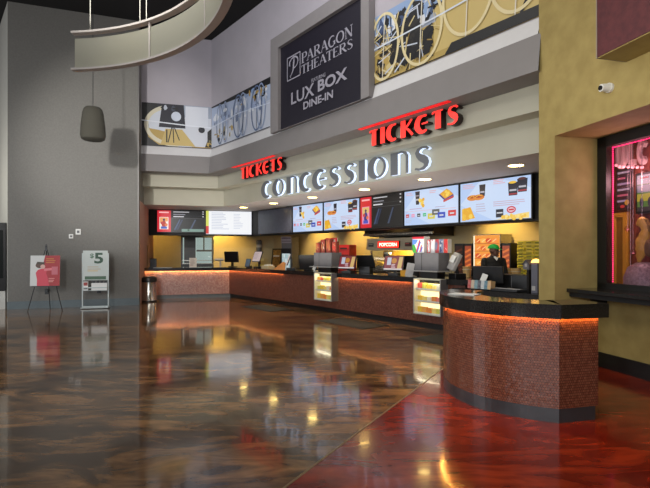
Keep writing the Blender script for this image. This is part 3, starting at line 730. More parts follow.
# middle piece left of the signboard
sa, sb_ = s0(.98)+.02, s_at(270.5, .98); w_ = sb_-sa; pc = Pic(.0006)
pc.rect(0, 0, w_, MH, (190, 196, 210), nx=6); pc.rect(0, .55*MH, w_, MH, (168, 182, 208), nx=6)
pc.poly([(0, .97*MH), (w_*.5, .9*MH), (w_, .86*MH), (w_, MH), (0, MH)], BLK)
shards(pc, 0, .02, w_*.45, .45*MH, 22, [OCH, BLK, (150, 140, 110), WHI], .03, .13, 3); shards(pc, .4*w_, .6*MH, w_, MH, 20, [BLK, DKB, BLU, WHI, OCH], .04, .14, 4)
shards(pc, 0, .3*MH, w_, .95*MH, 60, [WHI, (176, 188, 212), (150, 166, 200), (214, 218, 226), (110, 122, 150)], .05, .2, 14)
for cx, rx, col in ((.17, .24, (112, 128, 158)), (.27, .2, (150, 164, 192)), (.5, .32, (92, 110, 146)), (.58, .26, (150, 166, 196)), (.80, .3, (92, 112, 150)), (.87, .24, (140, 158, 190))):
    pc.ring(cx*w_, .50*MH, rx, .045, col, .47*MH); pc.rect(cx*w_-.012, .05*MH, cx*w_+.012, .95*MH, (88, 96, 116))
shards(pc, .72*w_, .55*MH, w_, .95*MH, 8, [OCH, BLK, (120, 92, 44)], .04, .16, 21); pc.line([(0, .5*MH), (.5*w_, .56*MH), (w_, .48*MH)], .028, (206, 214, 230)); pc.rect(0, 0, w_, .02, BLK, nx=6)
tag(pc.build('mural', M_PAINT, None, arcfn(sa, .985, MZ0)), 'mural of blue-grey film reels between the room corner and the dark signboard', 'mural', 'film murals above the fascia')
# long piece right of the signboard
sa, sb_ = s_at(372.3, .98), s_at(541, .98); w_ = sb_-sa; pc = Pic(.0006)
pc.rect(0, 0, w_, MH, (172, 148, 84), nx=16); pc.rect(0, .55*MH, w_, MH, BLU, nx=16); pc.rect(0, .5*MH, w_*.5, .62*MH, (150, 160, 180), nx=6)
pc.rect(w_*.45, .1*MH, w_, .72*MH, (192, 170, 108), nx=8); pc.rect(w_*.5, .72*MH, w_, .82*MH, (120, 146, 186), nx=8)
shards(pc, 0, .45*MH, w_*.5, MH, 130, [BLK, BLK, BLK, DKB, BLU, WHI, (160, 176, 206)], .05, .22, 31)
shards(pc, 0, .02, w_*.48, .6*MH, 120, [BLK, OCH, (120, 98, 46), BLK, (196, 180, 130), BLK], .05, .22, 32)
shards(pc, .12*w_, .02, .42*w_, .95*MH, 50, [BLK, BLK, (40, 38, 36)], .08, .26, 33)
shards(pc, .5*w_, .75*MH, w_, MH, 14, [(190, 196, 206), BLU, WHI], .05, .2, 34)
rl_ = random.Random(77)
for i in range(70):
    x, y = rl_.uniform(.05, w_*.5), rl_.uniform(.08, MH*.9); a_ = rl_.uniform(0, PI); k_ = rl_.uniform(.05, .2); pc.line([(max(.04, x-k_*math.cos(a_)), min(MH-.04, max(.03, y-k_*math.sin(a_)))), (x+k_*math.cos(a_), min(MH-.04, max(.03, y+k_*math.sin(a_))))], rl_.uniform(.012, .03), rl_.choice([(206, 190, 140), (196, 204, 220), (150, 124, 62), BLK]))
pc.poly([(w_*.52, .02), (w_, .02), (w_, .12*MH), (w_*.56, .13*MH)], BLK)
for i in range(5): x = w_*(.58+i*.085); pc.poly([(x, .045), (x+.2, .045), (x+.2, .10*MH), (x, .11*MH)], (176, 152, 86))
pc.line([(w_*.9, .05), (w_, .5*MH)], .05, BLK)
for cx, rx in ((.10, .42), (.37, .50), (.65, .52), (.90, .5)):
    pc.ring(cx*w_, .5*MH if cx < .6 else .66*MH, rx, .055, (214, 200, 156), .49*MH if cx < .6 else .52*MH, n=44, a0=0 if cx < .6 else PI-.50, a1=2*PI if cx < .6 else 2*PI+.50); pc.line([(cx*w_-.04, 0.05), (cx*w_+.03, MH*.98)], .022, (212, 206, 190))
pc.line([(0, .52*MH), (w_*.5, .55*MH), (w_, .6*MH)], .03, (206, 214, 226)); pc.rect(0, 0, w_, .02, BLK, nx=16); pc.rect(0, 0, .035, .5, (52, 130, 126))
tag(pc.build('mural', M_PAINT, None, arcfn(sa, .985, MZ0)), 'long ochre and blue mural of film reels, right of the dark signboard', 'mural', 'film murals above the fascia')

# ------------------------------------------------------------------ menu screens
def screen(label, p0, p1, z0, z1, pic, m, group, off=False):
    """p0, p1 plan ends (left, right)"""
    d = p1-p0; w = d.length; r = thing('menu_screen', label, 'screen', (p0.x, p0.y, z0), math.atan2(d.y, d.x), group); h = z1-z0
    obj('bezel', MB().box((w/2, .05, h/2), (w-.004, .09, h)), M_BLK, r, bevel=.006)
    if off: obj('panel', MB().box((w/2, .003, h/2), (w-.04, .008, h-.04)), mat('panel_off', (66, 72, 88), .25, noise=.15), r)
    else: pic(w, h).build('lit_panel', m, r, lambda u, v, n: (u, -.001-n, v))
    return r
SKY = (186, 210, 248); SKY2 = (206, 224, 252); PNK = (232, 176, 186); YL = (244, 196, 60); ORG = (232, 142, 40); NV = (30, 28, 44); REDC = (214, 34, 48)
def cup(pc, x, y, s, yel=False):
    pc.poly([(x-.05*s, y), (x+.05*s, y), (x+.07*s, y+.3*s), (x-.07*s, y+.3*s)], NV); pc.rect(x-.05*s, y+.1*s, x+.05*s, y+.14*s, (190, 190, 205)); pc.rect(x-.05*s, y+.2*s, x+.05*s, y+.23*s, (150, 140, 160)); pc.rect(x-.075*s, y+.29*s, x+.075*s, y+.32*s, (60, 40, 46))
    if yel: pc.disc(x, y+.32*s, .08*s, YL, .04*s)
def heap(pc, x, y, rx, ry, n, seed, cols=(YL, (250, 214, 90), (238, 176, 40))):
    r = random.Random(seed)
    for _ in range(n): pc.disc(x+r.uniform(-rx, rx), y+r.uniform(-ry, ry), r.uniform(.25, .5)*min(rx, ry)+.02, r.choice(cols), n=8)
def base(w, h):
    pc = Pic(.0004); pc.rect(0, 0, w, h, (12, 12, 14)); pc.rect(.02, .02, w-.02, h-.02, SKY); pc.poly([(.02, .45*h), (w*.5, .02), (w-.02, .02), (w-.02, .7*h), (w*.6, .98*h), (w*.3, h*.98)], SKY2); return pc
def menu_snacks(w, h):
    pc = base(w, h); cup(pc, .27*w, .58*h, 1.0); heap(pc, .35*w, .62*h, .06, .09, 12, 1)
    pc.poly([(.66*w, .78*h), (.76*w, .62*h), (.92*w, .72*h), (.90*w, .78*h), (.82*w, .9*h)], (70, 60, 130)); pc.poly([(.68*w, .8*h), (.77*w, .66*h), (.91*w, .76*h), (.8*w, .92*h)], (240, 170, 40)); heap(pc, .79*w, .79*h, .09, .05, 10, 2); pc.poly([(.74*w, .62*h), (.92*w, .72*h), (.92*w, .67*h), (.75*w, .57*h)], (200, 60, 60))
    pc.lines(.05*w, .9*h, .22*w, 2, .04, PNK, 3); pc.lines(.5*w, .9*h, .68*w, 2, .04, PNK, 4); pc.lines(.12*w, .46*h, .4*w, 1, .03, (190, 130, 170), 5); pc.rect(.05*w, .40*h, .95*w, .41*h, PNK); pc.lines(.6*w, .46*h, .8*w, 1, .03, (170, 150, 190), 6)
    for i, c in enumerate((REDC, (240, 150, 190), (40, 46, 46), (40, 190, 120))): pc.rect((.05+.11*i)*w, .24*h, (.11+.11*i)*w, .33*h, c); pc.rect((.06+.11*i)*w, .27*h, (.10+.11*i)*w, .29*h, WHI)
    for x, y, c in ((.5, .16, (220, 206, 70)), (.58, .26, (90, 90, 90)), (.68, .17, (40, 70, 190)), (.86, .2, (216, 50, 50))):
        pc.rect((x-.03)*w, y*h, (x+.10)*w, (y+.15)*h, c); pc.rect((x)*w, (y+.05)*h, (x+.07)*w, (y+.09)*h, WHI)
    pc.lines(.05*w, .14*h, .2*w, 2, .035, (190, 196, 220), 9); return pc
def menu_hotdog(w, h):
    pc = base(w, h); pc.lines(.05*w, .92*h, .28*w, 3, .035, PNK, 3); pc.lines(.5*w, .95*h, .72*w, 3, .035, PNK, 4); pc.lines(.25*w, .42*h, .4*w, 4, .05, (196, 190, 214), 5); pc.lines(.5*w, .44*h, .95*w, 3, .04, (204, 178, 200), 6)
    pc.poly([(.30*w, .9*h), (.39*w, .9*h), (.38*w, .62*h), (.31*w, .62*h)], NV); pc.rect(.315*w, .7*h, .375*w, .74*h, (180, 180, 200))
    for x in (.20, .29): pc.disc(x*w, .6*h, .085*w, (226, 140, 56), .07*h); pc.disc(x*w+.01, .62*h, .075*w, (180, 66, 34), .03*h); pc.line([(x*w-.1, .6*h), (x*w, .65*h), (x*w+.1, .62*h)], .014, YL)
    for x, y, s in ((.76, .56, 1.0), (.88, .62, 1.0)): pc.poly([((x-.05)*w, y*h), ((x+.06)*w, y*h), ((x+.07)*w, (y+.3)*h), ((x-.06)*w, (y+.3)*h)], NV); pc.rect((x-.04)*w, (y+.1)*h, (x+.05)*w, (y+.14)*h, (190, 190, 200)); pc.rect((x-.05)*w, (y+.02)*h, (x+.06)*w, (y+.05)*h, (170, 40, 50)); pc.disc((x)*w, (y+.3)*h, .05*w, YL if x < .8 else (90, 50, 50), .03*h)
    pc.poly([(.04*w, .34*h), (.17*w, .38*h), (.24*w, .1*h), (.04*w, .05*h)], (242, 176, 30)); heap(pc, .13*w, .2*h, .1, .1, 14, 8)
    pc.rect(.54*w, .08*h, .64*w, .27*h, NV); pc.rect(.55*w, .17*h, .63*w, .2*h, WHI); pc.disc(.745*w, .24*h, .06*w, (206, 40, 60), .08*h); pc.disc(.745*w, .24*h, .045*w, (240, 210, 220), .05*h); pc.rect(.71*w, .22*h, .78*w, .26*h, (206, 40, 60))
    pc.poly([(.54*w, .03*h), (.97*w, .03*h), (.97*w, .16*h), (.86*w, .14*h), (.72*w, .1*h)], (250, 220, 120)); heap(pc, .78*w, .07*h, .25, .04, 26, 12, ((252, 226, 140), YL, (248, 206, 90))); return pc
def menu_board(w, h, pic_left=True, light=False):
    pc = Pic(.0004); pc.rect(0, 0, w, h, (6, 6, 8)); x = .28*w
    pc.rect(.01, .02, x, h-.02, (216, 18, 40)); pc.lines(.04*w, .86*h, .24*w, 1, .05, (255, 190, 190), 2, .9)
    pc.rect(.05*w, .14*h, .23*w, .68*h, (232, 150, 190) if not light else (250, 236, 226)); pc.poly([(.06*w, .66*h), (.22*w, .66*h), (.22*w, .5*h), (.06*w, .42*h)], (226, 190, 110) if not light else (240, 160, 90))
    pc.disc(.14*w, .36*h, .045*w, (50, 50, 130) if not light else (190, 50, 40), .16*h); pc.disc(.14*w, .56*h, .025*w, (80, 60, 80)); pc.rect(.08*w, .16*h, .2*w, .26*h, (70, 80, 190) if not light else (50, 90, 190)); pc.disc(.10*w, .42*h, .03*w, (200, 60, 60)); pc.disc(.185*w, .34*h, .03*w, (230, 120, 60))
    pc.lines(.33*w, .9*h, .72*w, 1, .05, (210, 210, 215), 5, .5); pc.lines(.33*w, .79*h, .6*w, 1, .05, (150, 150, 160), 6, .5); pc.lines(.33*w, .69*h, .64*w, 1, .05, (230, 230, 235), 7, .6); pc.rect(.30*w, .74*h, .95*w, .75*h, (70, 70, 76)); pc.rect(.30*w, .63*h, .95*w, .64*h, (90, 90, 96))
    for y in (.92, .82, .7): pc.rect(.93*w, y*h, .96*w, (y+.04)*h, (210, 210, 215))
    for x0, c in ((.42, (60, 76, 110)), (.47, (40, 52, 80)), (.74, (66, 78, 104))): pc.poly([((x0-.08)*w, .12*h), ((x0-.04)*w, .12*h), ((x0+.06)*w, .58*h), ((x0+.03)*w, .58*h)], c)
    if light: pc.rect(.5*w, .03, .96*w, .16*h, (120, 150, 140)); pc.rect(.62*w, .06, .66*w, .12, (60, 90, 70))
    return pc
def menu_list(w, h):
    pc = Pic(.0004); pc.rect(0, 0, w, h, (235, 238, 246)); pc.rect(0, .35*h, .06*w, h, (222, 226, 96)); pc.rect(0, .02, .06*w, .35*h, (216, 50, 40)); pc.rect(.06*w, .02, w-.02, h-.02, (250, 252, 255))
    pc.lines(.12*w, .9*h, .5*w, 11, .068*h, (206, 212, 228), 3); pc.lines(.6*w, .86*h, .82*w, 10, .068*h, (214, 220, 234), 4); return pc
ZS0, ZS1 = 2.20, 3.08; DS = -1.30
def arcscreen(px0, px1, *a, **k):
    p0, p1 = arc(s_at(px0, DS), DS), arc(s_at(px1, DS), DS); return screen(a[0], p0, p1, ZS0, ZS1, *a[1:], **k)
GS = 'overhead menu screens in a row'
arcscreen(292.8, 323.0, 'light blue snack menu screen, first lit one from the left on the long front', menu_snacks, M_GLOW, GS)
arcscreen(323.6, 359.6, 'light blue hot dog menu screen left of the black screen on the long front', menu_hotdog, M_GLOW, GS)
arcscreen(360.3, 403.2, 'black menu screen with red film poster between blue menu screens', lambda w, h: menu_board(w, h), M_GLOW, GS)
arcscreen(404, 459, 'light blue snack menu screen right of the black one with red film poster', menu_snacks, M_GLOW, GS)
arcscreen(459.8, 532, 'largest-looking menu screen, with hot dogs and popcorn tubs, beside the ochre wall', menu_hotdog, M_GLOW, GS)
arcscreen(258, 292, 'switched-off dark screen left of the lit blue menu screens', None, None, GS, off=True)
DL = -1.32
def leftscreen(px0, px1, label, pic, m, z0):
    return screen(label, left(t_at(px0, DL), DL), left(t_at(px1, DL), DL), z0, 3.08, pic, m, GS)
leftscreen(157, 205.7, 'dark ticket screen with red film poster above the short left counter', lambda w, h: menu_board(w, h, light=True), M_GLOW, 2.27)
leftscreen(206, 251.5, 'bright white price list screen above the short left counter', menu_list, M_GLOW, 2.22)

# recessed lights in the soffit
zz = 3.10; first = None
NM = ['recessed soffit downlight in front of the white price list screen', 'recessed soffit downlight below the first C of the grey lettering', 'recessed soffit downlight below the E of the grey lettering', 'recessed soffit downlight above the red poster screen, below the middle letters', 'recessed soffit downlight below the last S of the grey lettering', 'recessed soffit downlight nearest the ochre wall, above the hot dog screen']
for i, (px, py) in enumerate(((243.5, 207.3), (273.6, 203.2), (312.5, 197.3), (364.5, 189.3), (424.5, 179.2), (516, 165.3))):
    Y = F*(zz-H)/(YH-py); loc = ((px-325)/F*Y, Y, zz)
    if first is None:
        first = thing('downlight', NM[0], 'ceiling light', loc, 0, 'recessed downlights in the soffit')
        mb = MB(); mb.lathe([(.12, 0), (.15, -.012), (.16, 0)], n=24); obj('trim_ring', mb, M_WHT, first); obj('lamp', MB().lathe([(0, -.004), (.125, -.006), (.125, .0)], n=24), M_LAMP, first)
    else: dup(first, loc, 0, NM[i])
    spot('downlight_lamp', (loc[0], loc[1], zz-.03), (loc[0], loc[1], 0), 26, (1, .80, .5), 110, .7, .1)
# kitchen wall washers, then added fill spots
for s in (1.0, 3.2, 5.6, 8.3, 10.2):
    p, q = arc(s, DB+1.05), arc(s, DB+.1); spot('kitchen_washer', (p.x, p.y, 3.0), (q.x, q.y, 1.6), 220, (1, .68, .2), 80, .8, .08)
for px in (166, 224):
    t = t_at(px, DB); p, q = left(t, DB+.8), left(t, DB+.05); spot('kitchen_washer', (p.x, p.y, 3.0), (q.x, q.y, 1.6), 300, (1, .66, .16), 85, .8, .08)
for s in (2, 5, 8): p = arc(s, -1.0); spot('kitchen_fill', (p.x, p.y, 3.05), (p.x, p.y, 0), 90, (1, .84, .6), 140, .8, .2)

# ------------------------------------------------------------------ things standing about the lobby
def at(px, d, z=WT):
    s = s_at(px, d); p = arc(s, d); return (p.x, p.y, z), arc_rot(s), p.y/F
def ppx(v): return 325+F*v.x/v.y
# easel with poster
e0 = Vector((-7.42, 12.70)); er = GROT*.8
r = thing('easel', 'thin black tripod easel holding the red and white poster', 'easel', (e0.x, e0.y, 0), er)
for q in ((-.40, -.10), (.42, -.10)): obj('leg', MB().cyl((q[0], q[1], 0), (q[0]*.06, .04, 1.62), .011, n=8), M_BLK, r)
obj('leg', MB().cyl((.02, .34, 0), (0, .05, 1.62), .011, n=8), M_BLK, r)
mb = MB().box((0, .045, 1.66), (.05, .03, .14)).box((-.0, .04, 1.72), (.02, .02, .10)); obj('top_clip', mb, M_BLK, r)
obj('ledge', MB().box((0, -.045, .655), (.62, .06, .02)), M_BLK, r)
pz = .667; pw, ph = .70, .80
r = thing('poster', 'red and white promotional poster board standing on the easel', 'poster', (e0.x-GN.x*.0, e0.y, pz), er)
tilt = .09
def pf(u, v, n): u *= pw/.86; v *= ph/.98; return (u-pw/2, -.082-n+v*tilt*.9, v)
kx, ky = pw/.86, ph/.98; pw0, ph0 = .86, .98; pc = Pic(.001); RD1, RD2 = (168, 44, 50), (150, 30, 36)
pc.rect(0, 0, pw0, ph0, RD1); pc.poly([(0, 0), (.24, 0), (.42, ph0), (.0, ph0)], (206, 208, 206)); pc.poly([(.20, 0), (.56, 0), (.52, .22), (.46, .42), (.50, .52), (.40, .58), (.22, .52), (.16, .42), (.2, .2)], (208, 66, 84))
pc.disc(.28, .66, .13, (92, 66, 56), .09); pc.poly([(.16, .7), (.4, .7), (.42, .76), (.2, .78)], (70, 60, 50)); pc.disc(.36, .62, .07, (214, 170, 160)); pc.poly([(.4, .48), (.66, .5), (.66, .58), (.4, .56)], (222, 120, 130))
pc.rect(.62, .36, .80, .62, (196, 104, 116)); pc.lines(.45, .86, .8, 3, .06, (196, 120, 60), 3, .5); pc.lines(.54, .22, .8, 2, .06, (214, 130, 130), 4, .5); pc.lines(.54, .12, .74, 1, .05, (220, 150, 140), 4, .5)
obj('board', MB().prism([(0, 0), (pw, 0), (pw, ph), (0, ph)], lambda u, v, n: (u-pw/2, -.08+n+v*tilt*.9, v), .012), M_WHT, r)
pc.build('print', M_PAINT, r, pf)
# $5 stand
b0 = Vector((-6.36, 13.25)); w5, h5 = .66, 1.60
r = thing('sign_stand', 'pale metal floor stand with the green $5 sign', 'sign stand', (b0.x, b0.y, 0), GROT*.7)
M_ALU = mat('stand_aluminium', (176, 184, 182), .4, metal=.3, noise=.06)
for x in (-.33, .33): obj('post', MB().box((x, 0, .78), (.03, .03, 1.5)), M_ALU, r, bevel=.004)
obj('foot', MB().box((0, 0, .03), (.70, .30, .025)).box((0, -.02, .055), (.66, .04, .03)), M_ALU, r, bevel=.004)
pn = obj('sign_panel', MB().box((0, 0, 1.19), (.63, .02, .82)), M_WHT, r)
pc = Pic(.001); pc.rect(-.315, .78, .315, 1.60, (196, 204, 200)); pc.text('$', -.14, 1.38, -.04, 1.52, (70, 110, 84), .02); pc.text('5', -.03, 1.24, .20, 1.54, (52, 84, 66), .03)
pc.rect(-.27, .80, .27, .89, (74, 104, 82)); pc.lines(-.2, 1.14, .22, 2, .06, (190, 170, 140), 3, .3); pc.lines(-.2, 1.03, .2, 1, .06, (216, 180, 90), 4, .3); pc.build('print', M_PAINT, pn, lambda u, v, n: (u, -.011-n, v))
mb = MB().box((0, -.04, .50), (.64, .01, .012)).box((0, -.09, .58), (.64, .008, .03)).box((0, -.05, .50), (.64, .09, .008)); obj('tray', mb, M_ALU, r)
dr = GROT*.7
def loc5(x, y, z): return (b0.x+x*math.cos(dr)-y*math.sin(dr), b0.y+x*math.sin(dr)+y*math.cos(dr), z)
t = thing('leaflet_stack', 'small stack of white and red leaflets at the left of the stand tray', 'leaflets', loc5(-.235, -.055, .508), dr); obj('stack', MB().box((0, 0, .12), (.12, .05, .24), rx=-.06), M_WHT, t); pc = Pic(.001); pc.rect(-.05, .13, .05, .22, (150, 56, 52)); pc.rect(-.05, .03, .05, .08, (60, 60, 60)); pc.build('print', M_PAINT, t, lambda u, v, n: (u, -.034-n+v*.05, v))
t = thing('leaflet_box', 'wide white leaflet box with dark card tops in the stand tray', 'box', loc5(.11, -.052, .506), dr); obj('box', MB().box((0, 0, .10), (.40, .06, .20)), M_WHT, t)
mb = MB()
for i in range(4): mb.box((-.14+i*.1, .01, .22), (.07, .012, .07), ry=.1*(i % 2)*2-.1)
obj('cards', mb, M_BLK, t)
# wall fittings on the grey wall
def gw(px):                               # point on the grey wall at that bearing
    k = (px-325)/F; t = (k*GA.y-GA.x)/(GDIR.x-k*GDIR.y); return GA+GDIR*t
for px, py, lab in ((47, 291.5, 'small black outlet low on the grey wall behind the easel'), (99, 290.5, 'small black outlet low on the grey wall behind the $5 stand')):
    p = gw(px); r = thing('wall_outlet', lab, 'outlet', (p.x+GN.x*.001, p.y+GN.y*.001, zat(py, p.y)), GROT); obj('plate', MB().box((0, -.012, 0), (.10, .022, .15)), M_BLK, r, bevel=.004); obj('plug', MB().box((0, -.04, .01), (.07, .04, .08)), M_BLK, r, bevel=.006)
for px, py, w_, h_, lab in ((71.2, 236.3, .11, .12, 'lower square white switch plate on the grey wall'), (78.3, 231.8, .13, .16, 'upper white switch plate on the grey wall')):
    p = gw(px); r = thing('switch_plate', lab, 'light switch', (p.x, p.y, zat(py, p.y)), GROT); obj('plate', MB().box((0, -.012, 0), (w_, .022, h_)), M_WHT, r, bevel=.004); obj('toggle', MB().box((0, -.026, 0), (w_*.5, .012, h_*.45)), M_GREY, r)
# bin
p = G(149.2, 301.5); mz = p.y/F
r = thing('trash_can', 'brushed stainless cylinder bin with black open lid beside the left counter', 'bin', (p.x, p.y, 0))
rb = 7.4*mz; obj('body', MB().lathe([(0, 0), (rb, 0), (rb, .03), (rb*.985, .035), (rb*.985, .62), (0, .62)], n=32), M_CHROME, r, smooth=True)
obj('lid', MB().lathe([(rb, .62), (rb*1.04, .63), (rb*1.04, .69), (rb*.98, .75), (rb*.7, .79), (rb*.55, .79), (rb*.5, .72), (0, .70)], n=32), M_BLK, r, smooth=True)
obj('lid_ring', MB().lathe([(rb*.72, .785), (rb*.74, .80), (rb*.56, .80), (rb*.55, .785)], n=32), M_CHROME, r, smooth=True)
obj('base_ring', MB().lathe([(rb*1.02, 0), (rb*1.02, .04), (rb, .045)], n=32), M_BLK, r, smooth=True)
# black display cabinet at the far left edge
p = Vector((-9.06, 12.86, 0))
r = thing('display_cabinet', 'tall black display cabinet with pale lower panel cut by the left picture edge', 'display', (p.x, p.y, 0), .6)
obj('body', MB().box((0, .12, 1.43), (.80, .32, 1.86)), M_BLK, r, bevel=.01); obj('lower_panel', MB().box((0, .12, .25), (.76, .28, .50)), mat('pale_panel', (206, 206, 200), .4, noise=.05), r)
obj('screen', MB().box((0, -.045, 1.5), (.66, .01, 1.3)), mat('dark_screen', (22, 28, 26), .15, noise=.2), r)
# floor mats in front of the counter
fm = None
for i, (xa, xb, lab) in enumerate(((252, 293, 'dark floor mat before the counter, farthest from the kiosk'), (330, 382, 'dark floor mat before the counter, between the two candy cases'), (424, 470, 'dark floor mat before the counter, next to the kiosk'))):
    s_a = s_at(xa, .75); pt = arc(s_a+.75, .72)
    if fm is None:
        fm = thing('floor_mat', lab, 'mat', (pt.x, pt.y, 0), arc_rot(s_a+.75), 'floor mats along the counter'); obj('mat_pile', MB().box((0, 0, .006), (1.5, .72, .012)), mat('mat_pile', (46, 44, 36), .8, scale=60, rgb2=(30, 28, 24), bump=.4), fm); 
        mb = MB()
        for c, s_ in (((0, .37, .004), (1.54, .03, .008)), ((0, -.37, .004), (1.54, .03, .008)), ((.76, 0, .004), (.03, .74, .008)), ((-.76, 0, .004), (.03, .74, .008))): mb.box(c, s_)
        obj('rubber_edge', mb, M_BLACK, fm)
    else: dup(fm, (pt.x, pt.y, 0), arc_rot(s_a+.75), lab)

# ------------------------------------------------------------------ candy cases set into the counter front
M_ACR = glass_mat('case_glass', (.97, .98, .97)); M_CASEL = mat('case_back_light', (255, 240, 196), emit=1.05); M_CASEW = mat('case_white', (226, 220, 196), .4, noise=.04, emit=.05)
CC = [(240, 196, 40), (232, 130, 36), (214, 60, 44), (246, 216, 110), (226, 110, 100), (214, 206, 70), (242, 230, 206), (236, 160, 60)]
PK = {}
def packet(i):
    if i in PK: return PK[i]
    c = CC[i]; PK[i] = mat('packet_%d' % i, c, .45, rgb2=tuple(int(v*.75+50) for v in c), scale=22, emit=.08); return PK[i]
pk0 = None
def case(px0, px1, top, bot, side, ordn, d=.20):
    global pk0
    s = s_at((px0+px1)/2, d); pt = arc(s, d); mz = pt.y/F; rz = arc_rot(s)
    w_ = (s_at(px1, d)-s_at(px0, d)); z0 = zat(bot, pt.y); z1 = 1.03; h_ = z1-z0; D = d-.012
    r = thing('candy_case', 'lit glass candy case on the counter front, %s' % ordn, 'display case', (pt.x, pt.y, z0), rz)
    mb = MB().box((0, D-.006, h_/2), (w_, .012, h_)); obj('back_light', mb, M_CASEL, r)
    fr = MB().box((0, D/2, .012), (w_, D, .024)).box((0, D/2, h_-.012), (w_, D, .024)); fr.box((-w_/2+.006, D/2, h_/2), (.012, D, h_-.05)); obj('shell', fr, M_CASEW, r)
    obj('side_panel', MB().box((w_/2+.006, D/2, h_/2), (.014, D+.0, h_)), M_GREY, r)
    obj('front_glass', MB().box((0, -.004, h_/2), (w_-.005, .006, h_-.01)), M_ACR, r)
    obj('front_edge', MB().box((-w_/2, -.006, h_/2), (.014, .014, h_)).box((w_/2, -.006, h_/2), (.014, .014, h_)).box((0, -.006, 0.006), (w_, .014, .014)), M_LGREY, r)
    for k in (1, 2): obj('shelf', MB().box((0, D/2+.02, h_*k/3), (w_-.03, D-.06, .012)), M_CASEW, r)
    for k in range(3):
        obj('price_rail', MB().box((0, .018, h_*k/3+.03), (w_-.04, .005, .028)), M_WHT, r)
        zb = z0+h_*k/3+(.0245 if k == 0 else .0065); n = 5; cell = (w_-.07)/n
        for i in range(n):
            x = -w_/2+.035+cell*(i+.5); y = D*.45
            loc = (pt.x+x*math.cos(rz)-y*math.sin(rz), pt.y+x*math.sin(rz)+y*math.cos(rz), zb)
            hh = h_/3*R.choice((.5, .58, .45)); o = MB().box((0, 0, hh/2), (cell*.86, .07, hh), rx=0)
            o2 = obj('candy_packet', o, packet((i*3+k*2+ordn.count('e')) % len(CC) if k else (0, 7, 1, 3, 5)[i]), None, bevel=.006); o2.location = loc; o2.rotation_euler = (0, 0, rz+R.uniform(-.1, .1))
            shelf = ('bottom', 'middle', 'top')[k]; pos = ('leftmost', 'second from left', 'centre one', 'second from right', 'rightmost')[i]
            tag(o2, '%s candy packet on the %s shelf of the %s' % (pos, shelf, side), 'candy', 'candy packets in the lit cases')
    l = bpy.data.lights.new('case_lamp', 'AREA'); l.shape = 'RECTANGLE'; l.size = w_*.9; l.size_y = .08; l.energy = 2.0; l.color = (1, .93, .72)
    lo_ = bpy.data.objects.new('case_lamp', l); COL.objects.link(lo_); y = .05; lo_.location = (pt.x-y*math.sin(rz), pt.y+y*math.cos(rz), z1-.03); lo_.rotation_euler = (0, 0, rz)
    return r
case(314.3, 331.2, 269.5, 300.5, 'farther lit case', 'farther and smaller of the two', .22)
case(413.6, 440.0, 276.5, 315.0, 'nearer lit case', 'nearer one beside the kiosk', .22)
# grey display boxes above the cases with goods on top
def cabinet(px0, px1, top, lab):
    dct = -.12; s = s_at((px0+px1)/2, dct); pt = arc(s, dct); rz = arc_rot(s); w_ = s_at(px1, dct)-s_at(px0, dct); z1 = zat(top, pt.y)
    r = thing('counter_cabinet', lab, 'cabinet', (pt.x, pt.y, WT), rz)
    h_ = z1-WT; obj('body', MB().box((0, 0, h_*.64), (w_*.84, .34, h_*.72)), M_GREY, r, bevel=.008); obj('tray', MB().box((-.02, -.03, h_*.27), (w_*1.0, .44, .02)), M_LGREY, r); obj('stand', MB().box((0, .02, h_*.13), (w_*.6, .24, h_*.26)), M_BLK, r); obj('seam', MB().box((-w_*.16, -.172, h_*.64), (.008, .004, h_*.7)), M_BLK, r)
    return pt, rz, w_, z1
c1 = cabinet(317, 338, 252.6, 'grey metal counter box above the farther candy case')
c2 = cabinet(417.5, 446, 252.8, 'grey metal counter box above the nearer candy case')
def on(c, x, y, z=0): pt, rz, w_, z1 = c; return (pt.x+x*math.cos(rz)-y*math.sin(rz), pt.y+x*math.sin(rz)+y*math.cos(rz), z1+z)
def carton(name, label, cat, loc, rz, w_, d_, h_, pic, m=None, group=None, tilt=0):
    r = thing(name, label, cat, loc, rz, group); obj('carton', MB().box((0, 0, h_/2), (w_, d_, h_)), m or M_WHT, r, bevel=.003)
    if pic: pic(w_, h_).build('print', M_PAINT, r, lambda u, v, n: (u-w_/2, -d_/2-.001-n, v))
    return r
def pc_box(cs, seed):
    def f(w_, h_):
        pc = Pic(.0006); pc.rect(0, 0, w_, h_, cs[0]); r = random.Random(seed)
        for i in range(5): pc.poly([(r.uniform(0, w_*.6), r.uniform(0, h_*.7)), (r.uniform(w_*.3, w_), r.uniform(0, h_*.8)), (r.uniform(w_*.2, w_), r.uniform(h_*.4, h_)), (r.uniform(0, w_*.5), r.uniform(h_*.4, h_))], r.choice(cs[1:]))
        return pc
    return f
w1_, z_ = .40, zat(236.5, c2[0].y)-c2[3]
def pc_colour(w_, h_):
    pc = Pic(.0006); pc.rect(0, 0, w_, h_, (236, 236, 236)); pc.rect(0, h_*.86, w_, h_, (206, 40, 60)); pc.poly([(0, 0), (w_*.45, 0), (w_*.2, h_*.5), (0, h_*.6)], (60, 170, 60)); pc.poly([(0, h_*.5), (w_*.3, h_*.55), (w_*.5, h_*.8), (0, h_*.84)], (90, 140, 220))
    for i in range(5): pc.poly([(w_*(.3+.1*i), h_*.05), (w_*(.4+.1*i), h_*.05), (w_*(.7+.05*i), h_*(.75-.1*i)), (w_*(.62+.05*i), h_*(.8-.1*i))], ((220, 50, 60), (60, 90, 200), (240, 240, 240), (220, 120, 60), (60, 90, 200))[i])
    return pc
carton('candy_box', 'large multicoloured carton standing left on the nearer grey counter box', 'box', on(c2, -c2[2]*.36, -.02), c2[1], c2[2]*.42, .18, z_, pc_colour)
